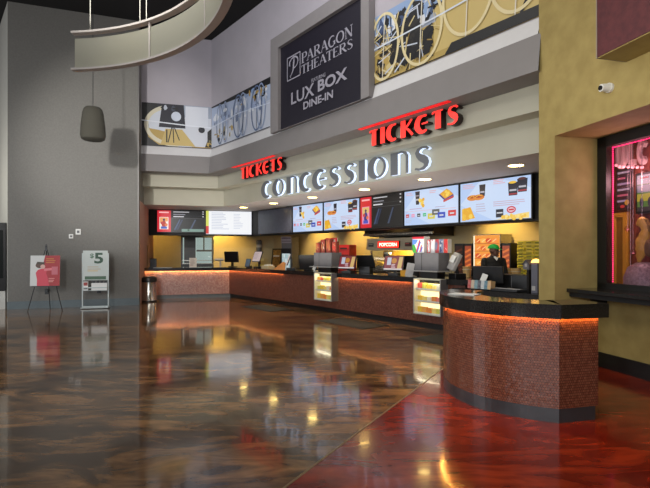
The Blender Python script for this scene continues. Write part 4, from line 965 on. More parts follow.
cols = ((206, 50, 60), (226, 224, 226), (190, 60, 66), (120, 130, 160), (214, 60, 50))
for i in range(5):
    carton('drink_carton', 'slim striped carton on the nearer grey counter box, %s of five' % ('first from left', 'second from left', 'middle', 'fourth from left', 'last')[i], 'carton', on(c2, c2[2]*(-.06+.145*i), .02), c2[1], c2[2]*.125, .12, .27, pc_box((cols[i], (236, 234, 236), cols[(i+1) % 5], (60, 70, 110)), 40+i), None, 'slim cartons on the nearer counter box')
for i, (x, h_) in enumerate(((-.36, .26), (-.14, .34), (.10, .36), (.34, .28))):
    carton('snack_bag', 'red and brown snack bag on the farther grey counter box, %s' % ('leftmost', 'second from left', 'second from right', 'rightmost')[i], 'snack', on(c1, x*c1[2], -.03+.02*i), c1[1], c1[2]*.19, .10, h_, pc_box(((150, 52, 40), (206, 60, 46), (190, 120, 70), (120, 50, 36), (226, 210, 190)), 60+i), mat('bag_brown', (120, 60, 44), .5, noise=.2), 'snack bags on the farther counter box')
zc = zat(238, c1[0].y)-c1[3]
rr_ = carton('red_sign_card', 'red and white card sign standing behind the snack bags', 'sign card', on(c1, .02, .12), c1[1], c1[2]*.55, .02, zc, lambda w_, h_: Pic(.0006).rect(0, 0, w_, h_, (206, 36, 36)).rect(w_*.1, h_*.68, w_*.9, h_*.94, (232, 120, 110)).poly([(w_*.2, h_*.7), (w_*.5, h_*.9), (w_*.55, h_*.72)], (250, 240, 236)).poly([(w_*.55, h_*.74), (w_*.8, h_*.92), (w_*.85, h_*.74)], (250, 240, 236)))

# ------------------------------------------------------------------ tills
M_SCR = attr_mat('till_screen', .85, .3)
def till_pic(kind):
    def f(w_, h_):
        pc = Pic(.0006)
        if kind == 0: pc.rect(0, 0, w_, h_, (128, 34, 44)); pc.rect(.14*w_, .35*h_, .36*w_, .9*h_, (190, 196, 214)); pc.disc(.52*w_, .66*h_, .14*w_, (196, 130, 40), .2*h_); pc.poly([(.72*w_, .1*h_), (.94*w_, .1*h_), (.98*w_, .95*h_), (.78*w_, .95*h_)], (214, 180, 110)); pc.lines(.4*w_, .36*h_, .7*w_, 3, .1*h_, (226, 200, 206), 4, .5); pc.rect(0, 0, w_, .09*h_, (226, 216, 216))
        else: pc.rect(0, 0, w_, h_, (196, 178, 176)); pc.lines(.1*w_, .8*h_, .9*w_, 5, .14*h_, (160, 140, 146), 4, .4)
        return pc
    return f
def till(px, d, label, kind, yaw, top, big=True):
    loc, rz, m = at(px, d); zt = zat(top, loc[1])-WT
    r = thing('till', label, 'till', loc, rz+yaw); w_ = .44; h_ = .32
    obj('base', MB().box((0, .02, .03), (.26, .26, .06)), M_BLK, r, bevel=.01); obj('neck', MB().box((0, .03, zt*.42), (.06, .05, zt*.75)), M_BLK, r)
    th = -.35; cz = zt-h_*.5
    R_ = Matrix.Translation((0, -.05, cz)) @ Matrix.Rotation(th, 4, 'X')
    def q(u, v, n): return R_ @ Vector((u-w_/2, -n, v-h_/2))
    obj('customer_display', MB().prism([(-.015, -.015), (w_+.015, -.015), (w_+.015, h_+.015), (-.015, h_+.015)], lambda u, v, n: q(u, v, -n), .03), M_BLK, r, fix=True)
    pic = till_pic(kind)(w_, h_).build('screen_image', M_SCR, r, lambda u, v, n: q(u, v, n+.001))
    if big:
        mb = MB().prism([(-.25, .12), (.27, .12), (.22, .44), (-.20, .44)], lambda u, v, n: (u+.36, .22+n-(v-.3)*.35, v), .05); obj('staff_screen', mb, M_BLK, r); obj('staff_stand', MB().box((.36, .30, .08), (.3, .24, .16)), M_BLK, r, bevel=.01)
    return r
till(258.5, -.20, 'till with pale tilted display near the bend of the counter', 1, .0, 251.5, False)
till(290, -.22, 'till with tilted side-on display behind the orange card', 1, -.55, 254, False)
till(348, -.20, 'till with red and gold display right of the farther candy case', 0, .38, 255.8)
till(394.5, -.20, 'till with red and gold display in front of the popcorn machine', 0, .38, 255.8)
def monitor(px, d, label, w_, top, yaw=0, zb=WT):
    loc, rz, m = at(px, d, zb); zt = zat(top, loc[1])-zb; h_ = w_*.56
    r = thing('monitor', label, 'monitor', loc, rz+yaw); obj('screen_back', MB().box((0, 0, zt-h_/2), (w_, .05, h_), rx=.1), M_BLK, r, bevel=.012); obj('neck', MB().box((0, .04, zt*.35), (.08, .05, zt*.7)), M_BLK, r); obj('base', MB().box((0, .06, .012), (.26, .22, .024)), M_BLK, r, bevel=.006)
    return r
monitor(231.5, -.30, 'black monitor seen from behind at the bend of the counter', .68, 251.5, .25)
monitor(308.0, -.35, 'black monitor seen from behind, left of the farther candy case', .74, 255, .1)
monitor(488, .0, 'black monitor seen from behind in front of the person in the green cap', .54, 266.2, .3, .9)
def simple(name, label, cat, px, d, parts, z=WT, yaw=0, group=None):
    loc, rz, m = at(px, d, z); r = thing(name, label, cat, loc, rz+yaw, group)
    for nm, mb, mt, bv in parts: obj(nm, mb, mt, r, bevel=bv)
    return r
simple('tablet', 'blue-grey tablet on a tilted stand at the counter bend', 'tablet', 248, -.15, [('tablet_body', MB().box((0, 0, .17), (.20, .02, .28), rx=-.35), M_BLK, .006), ('glass', MB().box((0, -.012, .17), (.18, .004, .25), rx=-.35), mat('tablet_glass', (92, 112, 132), .2, noise=.1), 0), ('stand', MB().box((0, .05, .04), (.14, .16, .08)), M_BLK, .01)], yaw=.35)
simple('paper_cup_tray', 'cream tray of folded papers on the counter right of the pale till', 'tray', 268, -.22, [('tray_body', MB().box((0, 0, .05), (.42, .24, .10)), mat('cream_card', (206, 184, 140), .6, noise=.1), .01), ('paper', MB().box((.03, .0, .115), (.26, .18, .03)), M_WHT, .004)])
lc, rz, m = at(281, -.14); r = thing('orange_card', 'orange tent card standing on the counter before the side-on till', 'card', lc, rz+.3)
obj('tent_card', MB().prism([(-.22, 0), (.22, 0), (.20, .20), (.10, .24)], lambda u, v, n: (u, n-.1+v*.3, v), .02), mat('card_orange', (214, 140, 70), .5, noise=.15), r)
simple('white_card', 'small white card propped against the black monitor left of the farther candy case', 'card', 315, -.16, [('card', MB().box((0, 0, .135), (.12, .01, .22), rx=-.25, ry=.35), M_WHT, 0), ('foot', MB().box((0, .03, .008), (.1, .1, .016)), M_WHT, 0)])
simple('sheet_holder', 'pale grey acrylic sheet holder left of the nearer candy case', 'sign holder', 410, -.05, [('sheet', MB().box((0, 0, .15), (.22, .008, .28), rx=-.2, ry=.1), M_LGREY, 0), ('foot', MB().box((0, .03, .008), (.22, .12, .016)), M_LGREY, 0)])
simple('sauce_box', 'yellow sauce box on the counter by the sheet holder', 'box', 405.6, -.16, [('box', MB().box((0, 0, .06), (.20, .12, .12)), mat('box_yellow', (220, 160, 40), .5, noise=.1), .006), ('lid', MB().box((0, 0, .125), (.21, .13, .012)), mat('box_yellow_lid', (196, 140, 36), .5, noise=.1), 0)])
# receipt printer / terminal by the kiosk
loc, rz, m = at(455.5, -.25); r = thing('receipt_terminal', 'tall light grey payment terminal leaning on a black arm by the nearer case', 'terminal', loc, rz-.35)
obj('base', MB().box((0, .04, .05), (.26, .24, .10)), M_BLK, r, bevel=.01); obj('arm', MB().cyl((0, .05, .1), (0, 0, .26), .035), M_BLK, r); obj('terminal_body', MB().box((0, -.02, .33), (.24, .09, .36), rx=-.4, ry=.18), M_LGREY, r, bevel=.02); obj('display', MB().box((.02, -.075, .39), (.18, .012, .14), rx=-.4, ry=.18), M_WHT, r, bevel=.004); obj('paper_slot', MB().box((.055, .06, .49), (.18, .04, .02), rx=-.4, ry=.18), M_BLK, r)
# left counter bits
def lat(px, d, z=WT):
    t = t_at(px, d); p = left(t, d); return (p.x, p.y, z), LROT, p.y/F
loc, rz, m = lat(153.3, -.3); r = thing('card_reader', 'black upright till back at the left end of the short counter', 'till', loc, rz); obj('body', MB().box((0, 0, .16), (.21, .16, .30)), M_BLK, r, bevel=.01); obj('foot', MB().box((0, 0, .01), (.26, .22, .02)), M_BLK, r)
loc, rz, m = lat(193, -.05); r = thing('notice_card', 'white notice card in a clear stand on the short left counter', 'notice', loc, rz); obj('sheet', MB().box((0, 0, .17), (.24, .008, .32), rx=-.1), mat('paper_pale', (206, 196, 184), .6, noise=.06), r); obj('foot', MB().box((0, .02, .008), (.24, .12, .016)), M_LGREY, r)
Pic(.0008).lines(-.09, .28, .09, 7, .035, (150, 130, 120), 3, .4).build('print', M_PAINT, r, lambda u, v, n: (u, -.005-n+(v-.17)*.1, v))
loc, rz, m = lat(163, -.2); r = thing('white_sheet', 'flat white paper lying at the left end of the short counter', 'paper', loc, rz); obj('sheet', MB().box((0, 0, .004), (.6, .2, .008)), M_WHT, r)
loc, rz, m = lat(219, -.35); r = thing('card_terminal', 'small grey card terminal on a post behind the short left counter', 'terminal', loc, rz); obj('post', MB().cyl((.05, 0, 0), (.05, 0, .24), .03), M_LGREY, r); obj('head', MB().box((0, 0, .26), (.30, .14, .06), rx=-.2), M_LGREY, r, bevel=.01)
loc, rz, m = lat(144.9, -.9, 0); r = thing('barrier_post', 'brass-coloured upright frame at the left end of the kitchen', 'post', loc, rz)
obj('frame', MB().box((-.08, 0, 1.08), (.04, .05, 2.16)).box((.08, 0, .9), (.03, .05, 1.8)), M_GOLD, r)

# ------------------------------------------------------------------ kitchen equipment
ZB = .95
def bat(px, d=-2.85, z=ZB): return at(px, d, z)
# drinks fridge
loc, rz, m = bat(288, -2.5, 0); w_ = .46; zt = zat(236.5, loc[1])
r = thing('drinks_fridge', 'narrow upright drinks cooler with lit white door and grey header', 'fridge', loc, rz+.35)
obj('cabinet', MB().box((0, .15, zt*.5), (w_, .5, zt)), M_GREY, r, bevel=.01); obj('header', MB().box((0, -.11, zt-.13), (w_*.98, .03, .24)), mat('header_grey', (150, 140, 146), .4, noise=.1), r); obj('door', MB().box((0, -.115, zt*.55-.15), (w_*.94, .03, zt*.62)), M_BLK, r)
pc = Pic(.0006); pc.rect(-w_*.4, zt*.26, w_*.4, zt*.7, (206, 222, 226))
for j in range(5): pc.rect(-w_*.4, zt*(.28+.085*j), w_*.4, zt*(.285+.085*j), (120, 150, 160)); [pc.rect(-w_*.36+i*.075, zt*(.29+.085*j), -w_*.36+i*.075+.05, zt*(.345+.085*j), ((150, 190, 200), (190, 210, 200), (226, 236, 236))[(i+j) % 3]) for i in range(5)]
pc.build('lit_door', M_GLOWS, r, lambda u, v, n: (u, -.132-n, v))
pc = Pic(.0006); pc.rect(-w_*.46, zt-.09, w_*.46, zt-.06, (90, 70, 86)); pc.rect(-w_*.46, zt-.2, w_*.46, zt-.17, (110, 96, 106)); pc.build('header_print', M_PAINT, r, lambda u, v, n: (u, -.126-n, v))
# framed menu in gold + wall dispenser
loc, rz, m = bat(277, -2.9, ZB); zt = zat(248.5, loc[1])-ZB
r = thing('framed_board', 'gold and black framed board leaning on the back counter left of the cooler', 'board', loc, rz+.1); obj('frame', MB().box((0, 0, zt/2), (.62, .04, zt), rx=-.12), M_BLK, r); obj('inner_board', MB().box((0, -.026, zt/2), (.46, .012, zt*.86), rx=-.12), mat('board_gold', (176, 132, 60), .5, scale=12, rgb2=(120, 84, 40)), r); obj('light_line', MB().box((.0, -.036, zt*.6), (.36, .006, .05), rx=-.12), M_WHT, r)
loc, rz, m = lat(259, DB+.14, 0); r = thing('wall_dispenser', 'grey bottle dispenser on the kitchen wall near the corner', 'dispenser', (loc[0], loc[1], zat(251.5, loc[1])), rz); hh = zat(240, loc[1])-zat(251.5, loc[1]); obj('canister', MB().lathe([(0, 0), (.11, 0), (.12, .04), (.12, hh-.05), (.09, hh), (0, hh)], n=20), M_GREY, r, smooth=True); obj('bracket', MB().box((0, .06, hh/2), (.2, .03, hh*.8)), M_STEEL, r); obj('label_band', MB().lathe([(.122, hh*.35), (.122, hh*.6)], n=20), M_LGREY, r)
loc, rz, m = lat(259.5, DB+.3, ZB); r = thing('sauce_bottles_tray', 'small tray coloured as yellow-lit under the wall dispenser', 'tray', loc, rz); obj('tray', MB().box((0, 0, .06), (.4, .2, .12)), mat('tray_yellow_lit', (196, 176, 90), .5, noise=.1), r, bevel=.006); obj('rim', MB().box((0, 0, .3), (.34, .16, .10)), mat('tray_pale_lit', (216, 206, 150), .5, noise=.1), r); obj('support', MB().box((0, .05, .18), (.1, .05, .3)), M_STEEL, r)  # yellow light under the dispenser put into the tray colours
# red cooler
loc, rz, m = bat(345.5, -2.6, ZB); zt = zat(244.8, loc[1])-ZB; w_ = .46
r = thing('red_machine', 'bright red box-shaped slush machine behind the tills', 'machine', loc, rz+.2); obj('cabinet', MB().box((0, .1, zt/2), (w_, .4, zt)), M_RED, r, bevel=.015); obj('front_panel', MB().box((0, -.106, zt*.4), (w_*.8, .012, zt*.45)), mat('panel_dark_red', (120, 18, 18), .4, noise=.1), r); obj('vent', MB().box((0, -.108, zt*.86), (w_*.6, .012, .04)), M_BLK, r)
# popcorn machine with its hood
DF = -2.46; s_c = s_at(389, DF); p_c = arc(s_c, -2.75); loc = (p_c.x, p_c.y, ZB); rz = arc_rot(s_c); m = p_c.y/F; zt = zat(240.8, arc(s_c, DF).y)-ZB; wp = s_at(413, DF)-s_at(365.5, DF)
r = thing('popcorn_machine', 'steel and glass popcorn machine with glowing red POPCORN sign', 'popcorn machine', loc, rz)
obj('base_cabinet', MB().box((0, .1, .10), (wp*.96, .62, .20)), M_STEEL, r, bevel=.008); hd = .36; zs = zt+.02
obj('canopy', MB().box((0, .06, zs-hd/2+.06), (wp, .70, hd)), mat('canopy_steel', (176, 164, 140), .4, metal=.15, noise=.08), r, bevel=.008)
for x in (-.46, .46): obj('corner_post', MB().box((x*wp, -.16, zt*.45), (.04, .04, zt*.8)), M_STEEL, r)
obj('pane', MB().box((0, -.17, zt*.45), (wp*.92, .008, zt*.62)), M_GLASS, r)
obj('back_panel', MB().box((0, .38, zt*.45), (wp*.94, .02, zt*.7)), mat('popcorn_back', (196, 150, 60), .4, noise=.2, emit=.3), r)
kt = obj('kettle', MB().lathe([(0, 0), (.14, .02), (.17, .1), (.17, .2), (.12, .24), (0, .25)], c=(-.2*wp, .08, zt*.42), n=20), M_CHROME, r, smooth=True); obj('kettle_arm', MB().cyl((-.2*wp, .08, zt*.42+.2), (-.2*wp, .08, zt*.8), .02), M_STEEL, kt)
sx0, sx1 = s_at(378.5, DF)-s_c, s_at(400.3, DF)-s_c; sh = .21
sg = obj('popcorn_sign', MB().box(((sx0+sx1)/2, -.315, zs-.13), (sx1-sx0, .05, sh)), M_BLK, r)
pc = Pic(.0015); pc.rect(sx0+.01, zs-.225, sx1-.01, zs-.035, (236, 40, 22)); pc.text('POPCORN', sx0+.08, zs-.185, sx1-.08, zs-.075, (255, 236, 214), .03); pc.build('sign_face', M_GLOW2, sg, lambda u, v, n: (u, -.342-n, v))
pc = Pic(.001); pc.rect(-wp*.46, zs-.19, -wp*.34, zs-.08, (70, 66, 60)); pc.rect(wp*.33, zs-.19, wp*.46, zs-.08, (80, 40, 36)); pc.lines(-wp*.45, zs-.12, -wp*.36, 1, .03, (190, 180, 160), 2, .6); pc.lines(wp*.34, zs-.12, wp*.45, 1, .03, (206, 90, 80), 3, .6); pc.build('badge_print', M_PAINT, r, lambda u, v, n: (u, -.293-n, v))
pop = MB(); rp = random.Random(5)
for i in range(150): pop.ball((rp.uniform(-.44, .44)*wp, rp.uniform(-.12, .34), .22+rp.uniform(0, .16)*(1-abs(rp.uniform(-.6, .6)))), rp.uniform(.03, .05), n=4)
o = tag(obj('popcorn', pop, mat('popcorn_yellow', (236, 196, 104), .7, noise=.2), None, smooth=True), 'heap of yellow popcorn inside the popcorn machine', 'popcorn'); o['kind'] = 'stuff'; o.location = loc; o.rotation_euler = (0, 0, rz)
l = bpy.data.lights.new('popcorn_lamp', 'POINT'); l.energy = 30; l.color = (1, .72, .25); l.shadow_soft_size = .1; lo_ = bpy.data.objects.new('popcorn_lamp', l); COL.objects.link(lo_); lo_.location = (loc[0], loc[1], ZB+zt*.66)
r2 = thing('exhaust_hood', 'long dark exhaust hood hanging over the popcorn machine', 'hood', (loc[0], loc[1], zat(237, loc[1])), rz); hl = s_at(436, DF)-s_at(365.5, DF); h0 = hl/2-wp/2
obj('hood_body', MB().prism([(-.42, .06), (.45, 0), (.45, .55), (-.25, .55)], lambda u, v, n: (n-hl/2+h0, u, v), hl), mat('hood_dark', (52, 46, 44), .4, metal=.4, noise=.2), r2); obj('lip', MB().box((h0, -.43, .07), (hl, .03, .06)), M_STEEL, r2); obj('filter', MB().box((h0, 0, .02), (hl*.9, .6, .02)), M_BLK, r2)
# warmers behind the person
M_WARM = attr_mat('warm_panel', 1.0, .3)
def warmer(px0, px1, top, label, lit, d=-2.75, tw=.0, depth=.5):
    s = s_at((px0+px1)/2, d); pt = arc(s, d); w_ = s_at(px1, d)-s_at(px0, d); zt = zat(top, pt.y)-ZB
    r = thing('food_warmer', label, 'food warmer', (pt.x, pt.y, ZB), arc_rot(s)+tw, 'lit food warmers on the back counter')
    obj('cabinet', MB().box((0, depth/2, zt/2), (w_, depth, zt)), M_STEEL if lit == 2 else M_BLK, r, bevel=.006)
    pc = Pic(.0008); a_ = -w_/2; k = .04; rr2 = random.Random(int(px0))
    x0 = a_+k if lit == 2 else a_+k
    if lit == 2:
        pc.rect(a_+.01, .03, a_+w_-.01, zt-.02, (240, 150, 50)); pc.rect(a_+.01, .03, a_+.05, zt-.02, (255, 240, 206))
        for j in range(5):
            zb = .08+j*(zt-.12)/5
            for i in range(4): xx = a_+.12+i*(w_-.16)/4; pc.disc(xx+rr2.uniform(-.02, .02)+.05, zb+.07, .09, ((226, 96, 30), (250, 180, 80), (214, 70, 30), (244, 140, 60))[(i+j) % 4], .06, n=10); pc.line([(xx, zb+.04), (xx+.1, zb+.11)], .02, (255, 214, 140))
            pc.rect(a_+.05, zb-.01, a_+w_-.02, zb+.006, (190, 90, 40))
    else:
        pc.rect(a_+w_*.1, .06, a_+w_*.9, zt-.06, (150, 60, 30) if lit else (70, 36, 24))
        for j in range(5): pc.line([(a_+w_*.14, .1+j*(zt-.2)/5), (a_+w_*.86, .18+j*(zt-.2)/5)], .05, (214, 110, 44) if lit else (120, 60, 36))
    pc.build('lit_front', M_WARM if lit else M_PAINT, r, lambda u, v, n: (u, -.002-n, v))
    return r
warmer(454.2, 463.6, 243.6, 'dark brown unlit food warmer left of the orange ones', 0)
warmer(464, 472, 243.6, 'narrow orange-lit food warmer between the dark one and the tall one', 1)
warmer(472.6, 500, 234.4, 'tall bright orange-lit food warmer behind the person', 2)
warmer(501.5, 510.5, 243.2, 'dark brown-fronted food warmer right of the person', 1)
for i, (px, w_, h_) in enumerate(((467, .2, .26), (506.5, .22, .25), (516, .2, .25))):
    simple('cup_stack', 'pale paper cup stack on the back counter, %s' % ('left of the person', 'just right of the person', 'farther right of the person')[i], 'cups', px, -2.2, [('cups', MB().lathe([(0, 0), (.085, 0), (.105, h_), (.095, h_), (.09, h_-.02), (0, h_-.03)], n=18), mat('cup_cream', (206, 176, 120), .6, noise=.08), 0), ('rims', MB().lathe([(.107, h_*.7), (.109, h_*.72), (.107, h_*.74)], n=18), M_WHT, 0)], ZB, 0, 'paper cup stacks')
# yellow carton wall
xs = [518.5, 525.5, 532.5, 539.0]; first = None; s0_, s1_ = s_at(517, -2.85), s_at(542, -2.85); bw = (s1_-s0_)/3; pt = arc(s0_, -2.85); zt = zat(240, arc(s0_+1, -2.85).y); NB = 11; bh = (zt-ZB)/NB
for j in range(NB):
    for i in range(3):
        s = s0_+bw*(i+.5); p = arc(s, -2.85+.01*((i+j) % 3)); lab = 'yellow-green carton in the stacked wall, %s column, %s' % (('left', 'middle', 'right')[i], ('bottom one', 'second from bottom', 'third from bottom', 'fourth from bottom', 'fifth from bottom', 'sixth from bottom, halfway up', 'fifth from top', 'fourth from top', 'third from top', 'second from top', 'topmost')[j])
        if first is None:
            first = thing('popcorn_carton', lab, 'carton', (p.x, p.y, ZB), arc_rot(s), 'yellow-green cartons stacked by the ochre wall'); obj('carton', MB().box((0, .12, bh/2), (bw*.95, .24, bh*.86)), mat('carton_yellow', (196, 184, 44), .5, noise=.15), first, bevel=.004)
            obj('label_strip', MB().box((0, -.003, bh*.42), (bw*.6, .006, bh*.28)), mat('carton_print', (112, 118, 34), .5, noise=.3), first)
        else: dup(first, (p.x, p.y, ZB+bh*j), arc_rot(s)+R.uniform(-.03, .03), lab)
        if j == 0: pass
# counter bits behind the kiosk
sb2 = s_at(541.5, 0)+.55; LZ = .90
r = thing('low_counter', 'lowered black granite counter section behind the kiosk, against the ochre wall', 'counter', (0, 0, 0))
mb = MB(); sweep_arc(mb, [(-.70, .82), (.40, .82), (.40, LZ), (-.70, LZ)], sb2, 10, closed=True, sst=SEND+.01); obj('granite_top', mb, M_GRAN, r, fix=False)
mb = MB(); sweep_arc(mb, [(-.62, 0), (.33, 0), (.33, .82), (-.62, .82)], sb2, 10, closed=True, sst=SEND+.01); obj('cabinet_body', mb, M_BLACK, r, fix=False)
for i in range(7):
    s = s_at(471.5+3.3*i, .26); p = arc(s, .26); c = ((190, 60, 50), (206, 180, 150), (110, 150, 160), (60, 66, 80), (200, 206, 206), (70, 120, 140), (214, 170, 110))[i]
    o = obj('candy_bar_box', MB().box((0, 0, .082), (.066, .13, .15), rx=-.12), mat('bar_%d' % i, c, .5, rgb2=tuple(int(v*.5+90) for v in c), scale=25), None, bevel=.004); o.location = (p.x, p.y, LZ); o.rotation_euler = (0, 0, arc_rot(s))
    tag(o, 'small candy box in the row below the black monitor, ' + ('first from left', 'second from left', 'third from left', 'middle one', 'third from right', 'second from right', 'rightmost')[i], 'candy', 'candy boxes below the monitor')
simple('paper_note', 'white folded note propped against the black monitor by the kiosk', 'note', 484, .12, [('note', MB().box((0, 0, .20), (.12, .01, .14), rx=-.3, ry=.25), M_WHT, 0), ('holder', MB().box((0, .03, .07), (.04, .04, .14)), M_BLK, 0)], LZ)
simple('serving_tray', 'flat black tray with a pale edge right of the candy row', 'tray', 508.5, .20, [('tray_body', MB().box((0, 0, .02), (.50, .30, .04)), M_BLK, .01), ('pale_edge', MB().box((0, -.0, .044), (.46, .08, .008)), M_LGREY, 0)], LZ)
simple('black_counter_box', 'black box cabinet between the monitor and the grey post', 'cabinet', 516.5, -.35, [('cabinet', MB().box((0, 0, .13), (.62, .3, .26)), M_BLK, .01), ('door_line', MB().box((0, -.152, .13), (.008, .006, .22)), M_GREY, 0)], LZ)
loc, rz, m = at(536, .18, LZ); zt = zat(262.5, loc[1])-LZ
r = thing('heat_lamp', 'grey post with a glowing warm dome lamp against the ochre wall', 'lamp', loc, rz); obj('post', MB().box((.0, 0, zt/2), (.11, .10, zt)), mat('post_grey', (86, 86, 98), .4, noise=.1), r, bevel=.008); obj('dome', MB().lathe([(.0, zt+.06), (.04, zt+.05), (.065, zt+.025), (.075, zt)], n=20), mat('lamp_glow', (255, 190, 90), emit=4), r, smooth=True); obj('badge', MB().box((-.01, -.052, .08), (.06, .004, .07)), M_LGREY, r)
loc, rz, m = at(529, .14, LZ); zb = zat(269.5, loc[1]); hw = .13
r = thing('donation_box', 'small grey house-shaped box beside the glowing lamp', 'box', (loc[0], loc[1], LZ), rz-.3); obj('stand', MB().box((0, 0, (zb-LZ)/2), (.05, .05, zb-LZ)), M_BLK, r); zb -= LZ
obj('house_body', MB().prism([(-hw/2, zb), (hw/2, zb), (hw/2, zb+.08), (0, zb+.14), (-hw/2, zb+.08)], lambda u, v, n: (u, n-.06, v), .12), M_GREY, r); obj('roof', MB().prism([(-hw*.62, zb+.07), (0, zb+.14), (hw*.62, zb+.07), (hw*.62, zb+.09), (0, zb+.165), (-hw*.62, zb+.09)], lambda u, v, n: (u, n-.07, v), .14), mat('roof_grey', (70, 70, 78), .5, noise=.1), r); obj('window_mark', MB().box((0, -.062, zb+.07), (.05, .004, .05)), M_LGREY, r)
# bits on the kiosk top
r = thing('white_sheet', 'white sheet standing in for a bright reflection at the far left end of the kiosk top', 'paper', (1.56, 5.35, 1.081), .9); obj('sheet', MB().box((0, 0, .003), (.22, .30, .005)), M_WHT, r)  # bright reflection on the granite, put in as a white sheet

# ------------------------------------------------------------------ right wall fittings
r = thing('drink_ledge', 'black wall ledge running under the display window', 'ledge', (*wf(SJ, -RD), 0), WROT)
obj('shelf_board', MB().box((3.2, -.255, 1.045), (6.4, .50, .05)), M_GRAN, r, bevel=.006)
obj('fascia_strip', MB().box((3.2, -.44, .99), (6.4, .04, .06)), M_BLACK, r)
for x in (.12, 2.0, 3.9): obj('bracket', MB().prism([(0, 1.02), (0, .78), (-.06, .78), (-.36, 1.02)], lambda u, v, n: (x+n, u-.002, v), .04), M_BLACK, r)
p = wf(1.21); r = thing('security_camera', 'small white dome security camera on the ochre wall above the window', 'security camera', (p.x, p.y, zat(88, p.y)), WROT)
obj('mount', MB().cyl((0, 0, 0), (0, -.03, 0), .055, n=20), M_WHT, r); obj('housing', MB().cyl((0, -.025, 0), (-.01, -.12, -.005), .05, .042, n=20), M_WHT, r, smooth=True); obj('lens', MB().cyl((-.01, -.12, -.005), (-.012, -.135, -.006), .026, n=16), M_BLK, r)
r = thing('poster_box', 'dark red flat panel box jutting from the ochre wall at the upper right', 'sign box', (*wf(1.43), 0), WROT)
obj('box_body', MB().box((2.0, -.195, 5.15), (4.0, .385, 3.0)), M_YEL, r); obj('red_face', MB().box((2.0, -.394, 5.15), (3.98, .012, 2.98)), mat('panel_maroon', (88, 38, 42), .7, scale=14, rgb2=(74, 30, 36), bump=.2), r)
obj('edge_trim', MB().box((.0, -.2, 5.15), (.012, .405, 3.0)), mat('edge_trim', (150, 136, 120), .5, noise=.1), r)
# display items behind the window (local frame: x along window, y negative to the lobby)
def win(px, py, dep):                    # point in the display bay at that bearing, dep metres behind the pane
    k = (px-325)/F; o = wf(SJ, -RD-dep); s = (k*o.y-o.x)/(WD.x-k*WD.y); q = o+WD*s; return (q.x, q.y, zat(py, q.y)), q.y/F, s
def wthing(name, label, cat, px, py, dep): l_, m_, s = win(px, py, dep); return thing(name, label, cat, l_, WROT), m_
XS = 1.9
l0, m0, sA = win(611, 207, .42); l1, m1, sB = win(631, 168, .42)
def wx(px, dep): return win(px, 200, dep)[2]
# menu board
xa, xb = wx(616, .42), wx(630.5, .42); r, m = wthing('menu_board', 'dark purple menu board with pink writing in the display window', 'menu board', 616, 210, .42); h_ = 40*m; w_ = xb-xa
obj('board', MB().box((w_/2, .03, h_/2), (w_, .04, h_)), mat('board_plum', (48, 30, 44), .5, noise=.2), r)
pc = Pic(.001)
for j in range(6): pc.lines(w_*.08, h_*(.88-.14*j), w_*.95, 1, h_*.1, ((206, 190, 200), (220, 110, 130), (190, 170, 196))[j % 3], 20+j, .5)
pc.disc(w_*.75, h_*.16, w_*.16, (230, 170, 60), n=12); pc.disc(w_*.45, h_*.07, w_*.16, (214, 60, 60), h_*.04); pc.build('print', M_GLOWS, r, lambda u, v, n: (u, .008-n, v))
# television
xa, xb = wx(634.5, .36), wx(660, .36); r, m = wthing('television', 'screen showing a green field in the display window', 'television', 634.5, 214, .36); h_ = 40*m; w_ = xb-xa
obj('bezel', MB().box((w_/2, .04, h_/2), (w_, .05, h_), ry=0), M_BLK, r); pc = Pic(.001); pc.rect(.03, .03, w_-.03, h_-.03, (96, 150, 60)); pc.rect(.03, h_*.52, w_-.03, h_*.70, (150, 160, 168)); pc.rect(.03, h_*.72, w_-.03, h_-.03, (206, 206, 210)); pc.rect(.03, h_*.3, w_-.03, h_*.48, (214, 206, 60)); pc.rect(.03, .03, w_-.03, h_*.16, (60, 60, 56)); pc.lines(.08, h_*.85, w_-.1, 1, .05, (206, 60, 60), 3, .5)
for i in range(6): pc.disc(.1+i*.12, h_*.27, .03, (60, 60, 70), .06)
pc.build('picture', M_GLOWS, r, lambda u, v, n: (u, .014-n, v))
# yellow door frame
xa, xb = wx(613.3, .42), wx(627.5, .42); r, m = wthing('yellow_door_panel', 'tall yellow door-shaped panel standing in the display window', 'panel', 613.3, 283, .42); h_ = 68*m; w_ = xb-xa
l_ = r.location; r.location = (l_[0], l_[1], .985); h_ = zat(213.5, l_[1])-.985
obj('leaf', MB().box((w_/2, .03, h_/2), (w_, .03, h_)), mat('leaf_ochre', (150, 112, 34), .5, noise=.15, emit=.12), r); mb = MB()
mb.box((w_-.03, 0, h_/2), (.06, .04, h_)).box((w_/2, 0, h_-.03), (w_, .04, .06)).box((.02, 0, h_/2), (.04, .04, h_)); obj('frame', mb, mat('frame_yellow', (206, 160, 50), .5, noise=.1, emit=.15), r)
